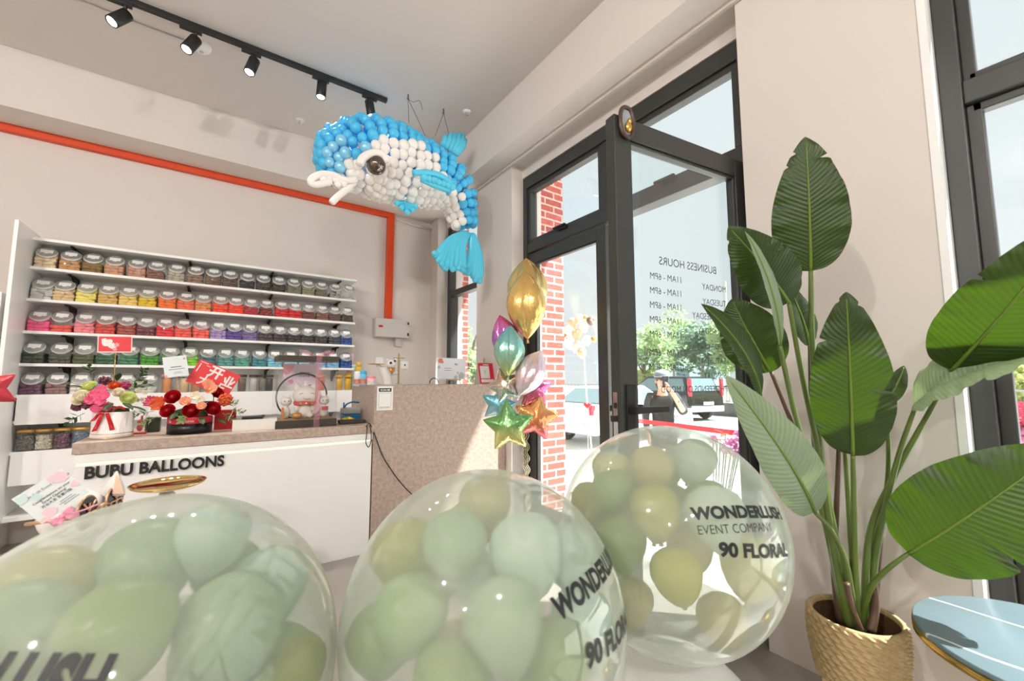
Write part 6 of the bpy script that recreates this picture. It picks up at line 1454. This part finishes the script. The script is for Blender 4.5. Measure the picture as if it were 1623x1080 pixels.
car('black_car', 'black people carrier seen from behind beyond the white car', cs, hs, BCAR, 4.6, 1.82,
    [(-2.2, .36), (-2.22, .62), (-2.16, 1.08), (-1.2, 1.10), (1.2, 1.06), (2.1, .90), (2.3, .66), (2.3, .38)], [(-2.14, 1.05), (-1.86, 1.70), (.3, 1.74), (1.35, 1.04)], (-1.35, 1.4), .35, {'tail': (.95, 1.62), 'bumper': P('silver_bumper', rgb(190, 196, 198), .3, metal=.3)})

# white banner with a red border standing before the entrance, flowers by it
b0 = atd(1003, 663, 4.4); b1 = atd(1186, 686.5, 3.25); b1.z = b0.z; ux = (b1 - b0); bw = ux.length; ux.normalize(); nb = Vector((ux.y, -ux.x, 0))
if nb.dot(EYEP - b0) < 0: nb = -nb
bh = b0.z - GZ - .12
t = thing('barrier_tape', 'red barrier tape stretched between slim posts outside the open door', 'barrier', (b0.x, b0.y, GZ))
zv = Vector((0, 0, 1)); RB = P('barrier_red', rgb(224, 60, 76), .5, noise=.02)
a = MB(); a.obox(ux * (bw / 2) + zv * (b0.z - GZ - .022), ux, nb, zv, bw / 2, .004, .022); a.build('tape', RB, t)
for s, mt in ((0, RB), (1, RB)):
    a = MB(); c_ = ux * (bw * s); a.cyl(c_, c_ + zv * (b0.z - GZ + .01), .014, n=12); a.cyl(c_, c_ + zv * .012, .13, n=24); a.build('post', mt, t)
def garden(name, lb, base, items, mats_leaf):
    t = thing(name, lb, 'flowers', base)
    for k, (p, r, kind, mt) in enumerate(items):
        c = p - Vector(base); d = (EYEP - p).normalized()
        if kind == 'bloom': bloom(c, r, d + Vector((0, 0, .4)), mt, t, 'blossom', 6, .4)
        else: bigleaf(c, (d * .3 + Vector((rf.uniform(-1, 1), rf.uniform(-1, 1), .3))), r * 2.2, r, t, mt)
        a = MB(); a.tube([c, Vector((c.x * .4, c.y * .4, c.z * .5)), Vector((0, 0, 0))], .004, 5); a.build('stem', LEAFG, t)
    a = MB(); a.lathe([(0, 0), (.10, 0), (.13, .22), (.12, .22), (0, .2)], 20); a.build('pot', P('white_pot', rgb(226, 222, 216), .5), t)
MAU = P('mauve_petal', rgb(224, 150, 200), .5, noise=.15, trans=.25); RUST = P('rust_leaf', rgb(212, 96, 64), .6, noise=.2, trans=.2)
bb = Vector((b0 + ux * bw * .86 + nb * .22)); bb.z = GZ
pl_ = lambda px, py, dd: (b0 + ux * bw * dd + nb * .2)
its = []
for px, py, kind, mt, r in ((1142, 694, 'leaf', RUST, .05), (1150, 690, 'leaf', RUST, .045), (1136, 700, 'leaf', RUST, .05), (1130, 697, 'bloom', MAU, .04), (1160, 706, 'bloom', MAU, .06), (1168, 716, 'bloom', MAU, .06), (1152, 712, 'bloom', MAU, .05), (1176, 700, 'bloom', MAU, .05), (1170, 690, 'bloom', MAU, .04)):
    d = ray(px, py); q = bb - EYEP; tt = q.dot(nb) / d.dot(nb); its.append((EYEP + d * tt, r, kind, mt))
garden('flower_stand', 'pot of mauve blossoms and rusty leaves behind the red barrier tape', bb, its, None)
its = []; fb = Vector((3.0, -.36, GZ + .0))
for px, py, kind, mt, r in ((1600, 668, 'bloom', PINK, .05), (1615, 655, 'bloom', PINK, .06), (1622, 675, 'bloom', MAU, .06), (1610, 690, 'bloom', MAU, .05), (1585, 686, 'leaf', RUST, .035), (1592, 684, 'leaf', RUST, .035), (1599, 686, 'leaf', RUST, .035), (1604, 671, 'leaf', P('cream_leaf', rgb(240, 226, 170), .6), .035), (1640, 660, 'bloom', PINK, .06)):
    its.append((on(px, py, 0, 3.0), r, kind, mt))
fb = Vector((3.0, its[1][0].y, GZ + .43)); garden('flower_stand', 'pink blossoms with peach leaves just outside the right-hand window', fb, its, None)
q = on(1612, 905, 2, GZ); 
t = thing('kerb_block', 'orange block on a dark base on the pavement at the right window', 'block', on(1620, 912, 0, 3.5).xy.to_3d() + Vector((0, 0, GZ)))
hzb = on(1620, 912, 0, 3.5).z - GZ
a = MB(); a.box(-.25, .25, -.5, .12, 0, max(.06, hzb)); a.build('base', P('dark_base', rgb(96, 92, 86), .7), t)
a = MB(); a.box(-.22, .22, -.48, .10, max(.06, hzb) + .001, max(.06, hzb) + .10); a.build('block', P('orange_block', rgb(226, 134, 66), .6), t, bevel=.01)
# cream balloon garland and a red heart outside the glass
GC = [P('cream_garland', rgb(246, 226, 196), .3, trans=.3), P('white_garland', rgb(246, 244, 240), .3, trans=.3), P('gold_garland', rgb(216, 176, 116), .3, metal=.4), P('grey_garland', rgb(110, 100, 104), .4)]
rg = random.Random(8)
for k, (px, py, r, mi) in enumerate([(908, 512, 8, 0), (918, 505, 7, 1), (903, 525, 9, 1), (914, 530, 9, 0), (925, 520, 8, 1), (902, 545, 9, 1), (915, 550, 10, 1), (930, 540, 8, 1), (898, 535, 6, 2), (922, 560, 8, 0), (936, 509, 7, 3), (928, 506, 6, 2), (941, 538, 5, 2)]):
    p = on(px, py, 0, 3.45 + .05 * (k % 3)); R_ = r / FPX * (p - EYEP).dot(FW); a = MB(); egg(a, Vector(), R_ * .95, Matrix.Rotation(rg.uniform(-.6, .6), 3, 'X'))
    o = a.build('garland_balloon', GC[mi], loc=p); tag(o, ['small cream balloon in the garland outside the shop window', 'small white balloon in the garland outside the shop window', 'small gold balloon in the garland outside the shop window', 'single grey balloon at the right end of the outside garland'][mi], 'balloon', 'balloon garland outside the window' if mi == 3 else ['cream', 'white', 'gold'][mi] + ' garland balloons outside')
ga = on(944, 538, 0, 3.47); gb = on(896, 560, 0, 3.47); a = MB()
a.tube(smooth_path([(gb.x, gb.y + .05, GZ), (gb.x, gb.y + .04, gb.z), on(905, 535, 0, 3.47), on(915, 512, 0, 3.47), on(928, 507, 0, 3.47), on(939, 510, 0, 3.47), on(944, 538, 0, 3.47), on(925, 558, 0, 3.47), (ga.x, ga.y, GZ)], 6), .008, 8)
tag(a.build('garland_arch', PAPER), 'slim white frame carrying the balloon garland outside the window', 'arch')
p = on(931, 643, 0, 2.95); a = MB(); pts = []
for k in range(40):
    th = 2 * PI * k / 40; pts.append((16 * math.sin(th) ** 3 / 17, (13 * math.cos(th) - 5 * math.cos(2 * th) - 2 * math.cos(3 * th) - math.cos(4 * th)) / 17))
hv = Vector((.62, -.78, 0))
for sg in (1, -1): a.grid(lambda u, v: (hv * (pts[int(round(v * 39))][0] * u * .04) + Vector((0, 0, pts[int(round(v * 39))][1] * u * .04)) + Vector((-.78, -.62, 0)) * (sg * .018 * math.sqrt(max(0, 1 - u * u)))), 8, 39, True, 0, sg < 0)
o = a.build('heart_balloon', P('red_heart', rgb(216, 50, 66), .3), loc=p); tag(o, 'small red heart balloon outside the left door leaf', 'balloon')
a = MB(); a.tube([p + Vector((0, 0, -.035)), Vector((p.x, p.y, -.02))], .002, 5); tag(a.build('balloon_stick', PAPER), 'thin white stick holding the red heart balloon', 'stick')
# ------------------------------------------------------------------ person outside taking a picture
PP = Vector((5.05, 3.56, GZ)); PT_ = thing('person', 'person in a dark open cardigan and cap outside, raising a phone to the face', 'person', PP, -math.radians(54.8))
def skin(name, verts, edges, mat, parent, root=0, sub=2):
    me = bpy.data.meshes.new(name); me.from_pydata([v[:3] for v in verts], edges, []); me.materials.append(mat)
    o = bpy.data.objects.new(name, me); COL.objects.link(o); o.parent = parent
    md = o.modifiers.new('skin', 'SKIN'); md.use_smooth_shade = True
    if not me.skin_vertices: me.skin_vertices.new()
    for i, v in enumerate(verts):
        r = v[3]; me.skin_vertices[0].data[i].radius = (r, r if len(v) < 5 else v[4])
        me.skin_vertices[0].data[i].use_root = (i == root)
    s = o.modifiers.new('smooth', 'SUBSURF'); s.levels = sub; s.render_levels = sub
    return o
SKIN = P('skin', rgb(226, 176, 150), .5, noise=.04)
# local: faces -y; x to the viewer's right
V = [(0, 0, .90, .115, .085), (0, .01, 1.05, .10, .075), (0, .01, 1.22, .12, .08), (0, .01, 1.34, .11, .07), (0, .0, 1.42, .055), (0, -.015, 1.48, .05), (0, -.03, 1.55, .075, .09), (0, -.03, 1.64, .07, .085),
     (.17, .01, 1.35, .05), (.27, -.10, 1.15, .042), (.16, -.26, 1.36, .032), (.10, -.24, 1.46, .028),
     (-.17, .01, 1.35, .05), (-.23, .0, 1.08, .042), (-.20, -.12, .88, .032), (-.19, -.15, .82, .028),
     (.09, 0, .84, .085), (.10, -.01, .48, .058), (.10, .01, .10, .042), (.11, -.12, .04, .032),
     (-.09, 0, .84, .085), (-.10, -.02, .48, .058), (-.11, .01, .10, .042), (-.12, -.12, .04, .032)]
E_ = [(0, 1), (1, 2), (2, 3), (3, 4), (4, 5), (5, 6), (6, 7), (3, 8), (8, 9), (9, 10), (10, 11), (3, 12), (12, 13), (13, 14), (14, 15), (0, 16), (16, 17), (17, 18), (18, 19), (0, 20), (20, 21), (21, 22), (22, 23)]
def hand(i, d, side, curl):
    w = Vector(V[i][:3]); d = Vector(d).normalized(); s = Vector(side).normalized(); c = Vector(curl).normalized()
    palm = w + d * .05; V.append((*palm, .026, .014)); pi = len(V) - 1; E_.append((i, pi))
    for k, (o, ln) in enumerate(((-.026, .058), (-.009, .07), (.009, .066), (.025, .052))):
        a0 = palm + d * .035 + s * o; a1 = a0 + d * ln * .5 + c * ln * .25; a2 = a1 + d * ln * .2 + c * ln * .45; b = len(V)
        V.extend([(*a0, .010), (*a1, .009), (*a2, .007)]); E_.extend([(pi, b), (b, b + 1), (b + 1, b + 2)])
    t0 = w + d * .03 - s * .03 + c * .01; t1 = t0 + d * .03 - s * .012 + c * .02; b = len(V); V.extend([(*t0, .011), (*t1, .009)]); E_.extend([(pi, b), (b, b + 1)])
hand(11, (-.55, .15, .8), (.6, -.6, .5), (-.5, .4, -.2)); hand(15, (0, -.25, -1), (0, 1, 0), (.8, 0, -.2))
bd = skin('body', V, E_, SKIN, PT_)
a = MB(); a.sphere((0, -.118, 1.555), (.013, .02, .02), 10, 7); a.sphere((-.035, -.105, 1.585), .011, 10, 7); a.sphere((.035, -.105, 1.585), .011, 10, 7)
for s_ in (-1, 1): a.sphere((s_ * .078, -.02, 1.57), (.012, .02, .03), 10, 7)
a.build('facial_features', SKIN, PT_)
a = MB(); a.sphere((0, -.108, 1.505), (.025, .008, .007), 12, 7); a.build('mouth', P('lips', rgb(186, 100, 96), .5), PT_)
a = MB(); a.sphere((0, -.01, 1.63), (.098, .115, .09), 20, 12); a.sphere((0, .05, 1.54), (.09, .06, .10), 18, 12); a.build('hair', P('dark_hair', rgb(58, 48, 44), .6, noise=.2, nscale=40), PT_)
a = MB(); a.sphere((0, -.02, 1.665), (.108, .125, .07), 24, 14); a.lathe([(0, 0), (.09, 0), (.10, .006), (0, .01)], 24, Matrix.Translation((0, -.10, 1.645)) @ Matrix.Rotation(.15, 4, 'X')); a.build('cap', P('grey_cap', rgb(150, 162, 170), .8, noise=.05), PT_)
TOP = P('black_top', rgb(38, 34, 36), .8, noise=.1); CARD = P('charcoal_cardigan', rgb(64, 66, 66), .85, noise=.12, nscale=30); TRO = P('dark_trousers', rgb(60, 60, 62), .8, noise=.1)
skin('top', [(0, 0, .82, .16, .14), (0, .005, 1.05, .15, .13), (0, .005, 1.22, .17, .13), (0, .005, 1.33, .155, .115), (0, .0, 1.39, .085), (.14, .01, 1.35, .07), (-.14, .01, 1.35, .07)], [(0, 1), (1, 2), (2, 3), (3, 4), (3, 5), (3, 6)], TOP, PT_)
skin('cardigan', [(0, .05, 1.36, .11, .09), (.16, .02, 1.36, .08), (.22, -.04, 1.25, .075), (.28, -.11, 1.13, .066), (-.16, .02, 1.36, .072), (-.20, .02, 1.22, .066), (-.235, .0, 1.08, .058), (-.21, -.10, .92, .048), (0, .06, 1.15, .15, .10), (0, .06, .80, .17, .11), (0, .06, .62, .17, .10)],
     [(0, 1), (1, 2), (2, 3), (0, 4), (4, 5), (5, 6), (6, 7), (0, 8), (8, 9), (9, 10)], CARD, PT_)
skin('trousers', [(0, 0, .90, .15, .12), (.09, 0, .82, .10), (.10, -.01, .48, .078), (.105, .01, .10, .065), (-.09, 0, .82, .10), (-.10, -.02, .48, .078), (-.115, .01, .10, .065)], [(0, 1), (1, 2), (2, 3), (0, 4), (4, 5), (5, 6)], TRO, PT_)
for s_ in (-1, 1):
    a = MB(); a.sphere((s_ * .108, -.06, .035), (.05, .13, .045), 18, 10); a.build('shoe', P('white_shoe', rgb(220, 218, 214), .6), PT_)
ph = bpy.data.objects.new('phone', None)
a = MB(); a.box(-.04, .04, -.006, .006, -.078, .078); 
Mw = Matrix.Translation(PP) @ Matrix.Rotation(-math.radians(54.8), 4, 'Z')
t = thing('phone', 'dark phone held up before the face of the person outside', 'phone', Mw @ Vector((.045, -.225, 1.565)), -math.radians(54.8))
a.build('phone_body', P('dark_blue_phone', rgb(52, 62, 84), .3, noise=.02), t, bevel=.006)
a = MB(); a.cyl((.018, -.0065, .055), (.018, -.010, .055), .010); a.cyl((.018, -.0065, .028), (.018, -.010, .028), .010); a.build('camera_lens', BLACK, t)
a = MB(); a.sphere((0, 0, 0), (.10, .05, .12), 20, 12); a.tube(smooth_path([(-.06, 0, .09), (-.16, 0, .36), (-.24, .0, .50)], 5), .01, 6)
o = a.build('shoulder_bag', P('pale_bag', rgb(206, 214, 218), .6, noise=.05)); o.location = Mw @ Vector((.25, -.02, .90)); o.rotation_euler = (0, 0, -math.radians(54.8)); tag(o, 'pale shoulder bag at the side of the person outside', 'bag')
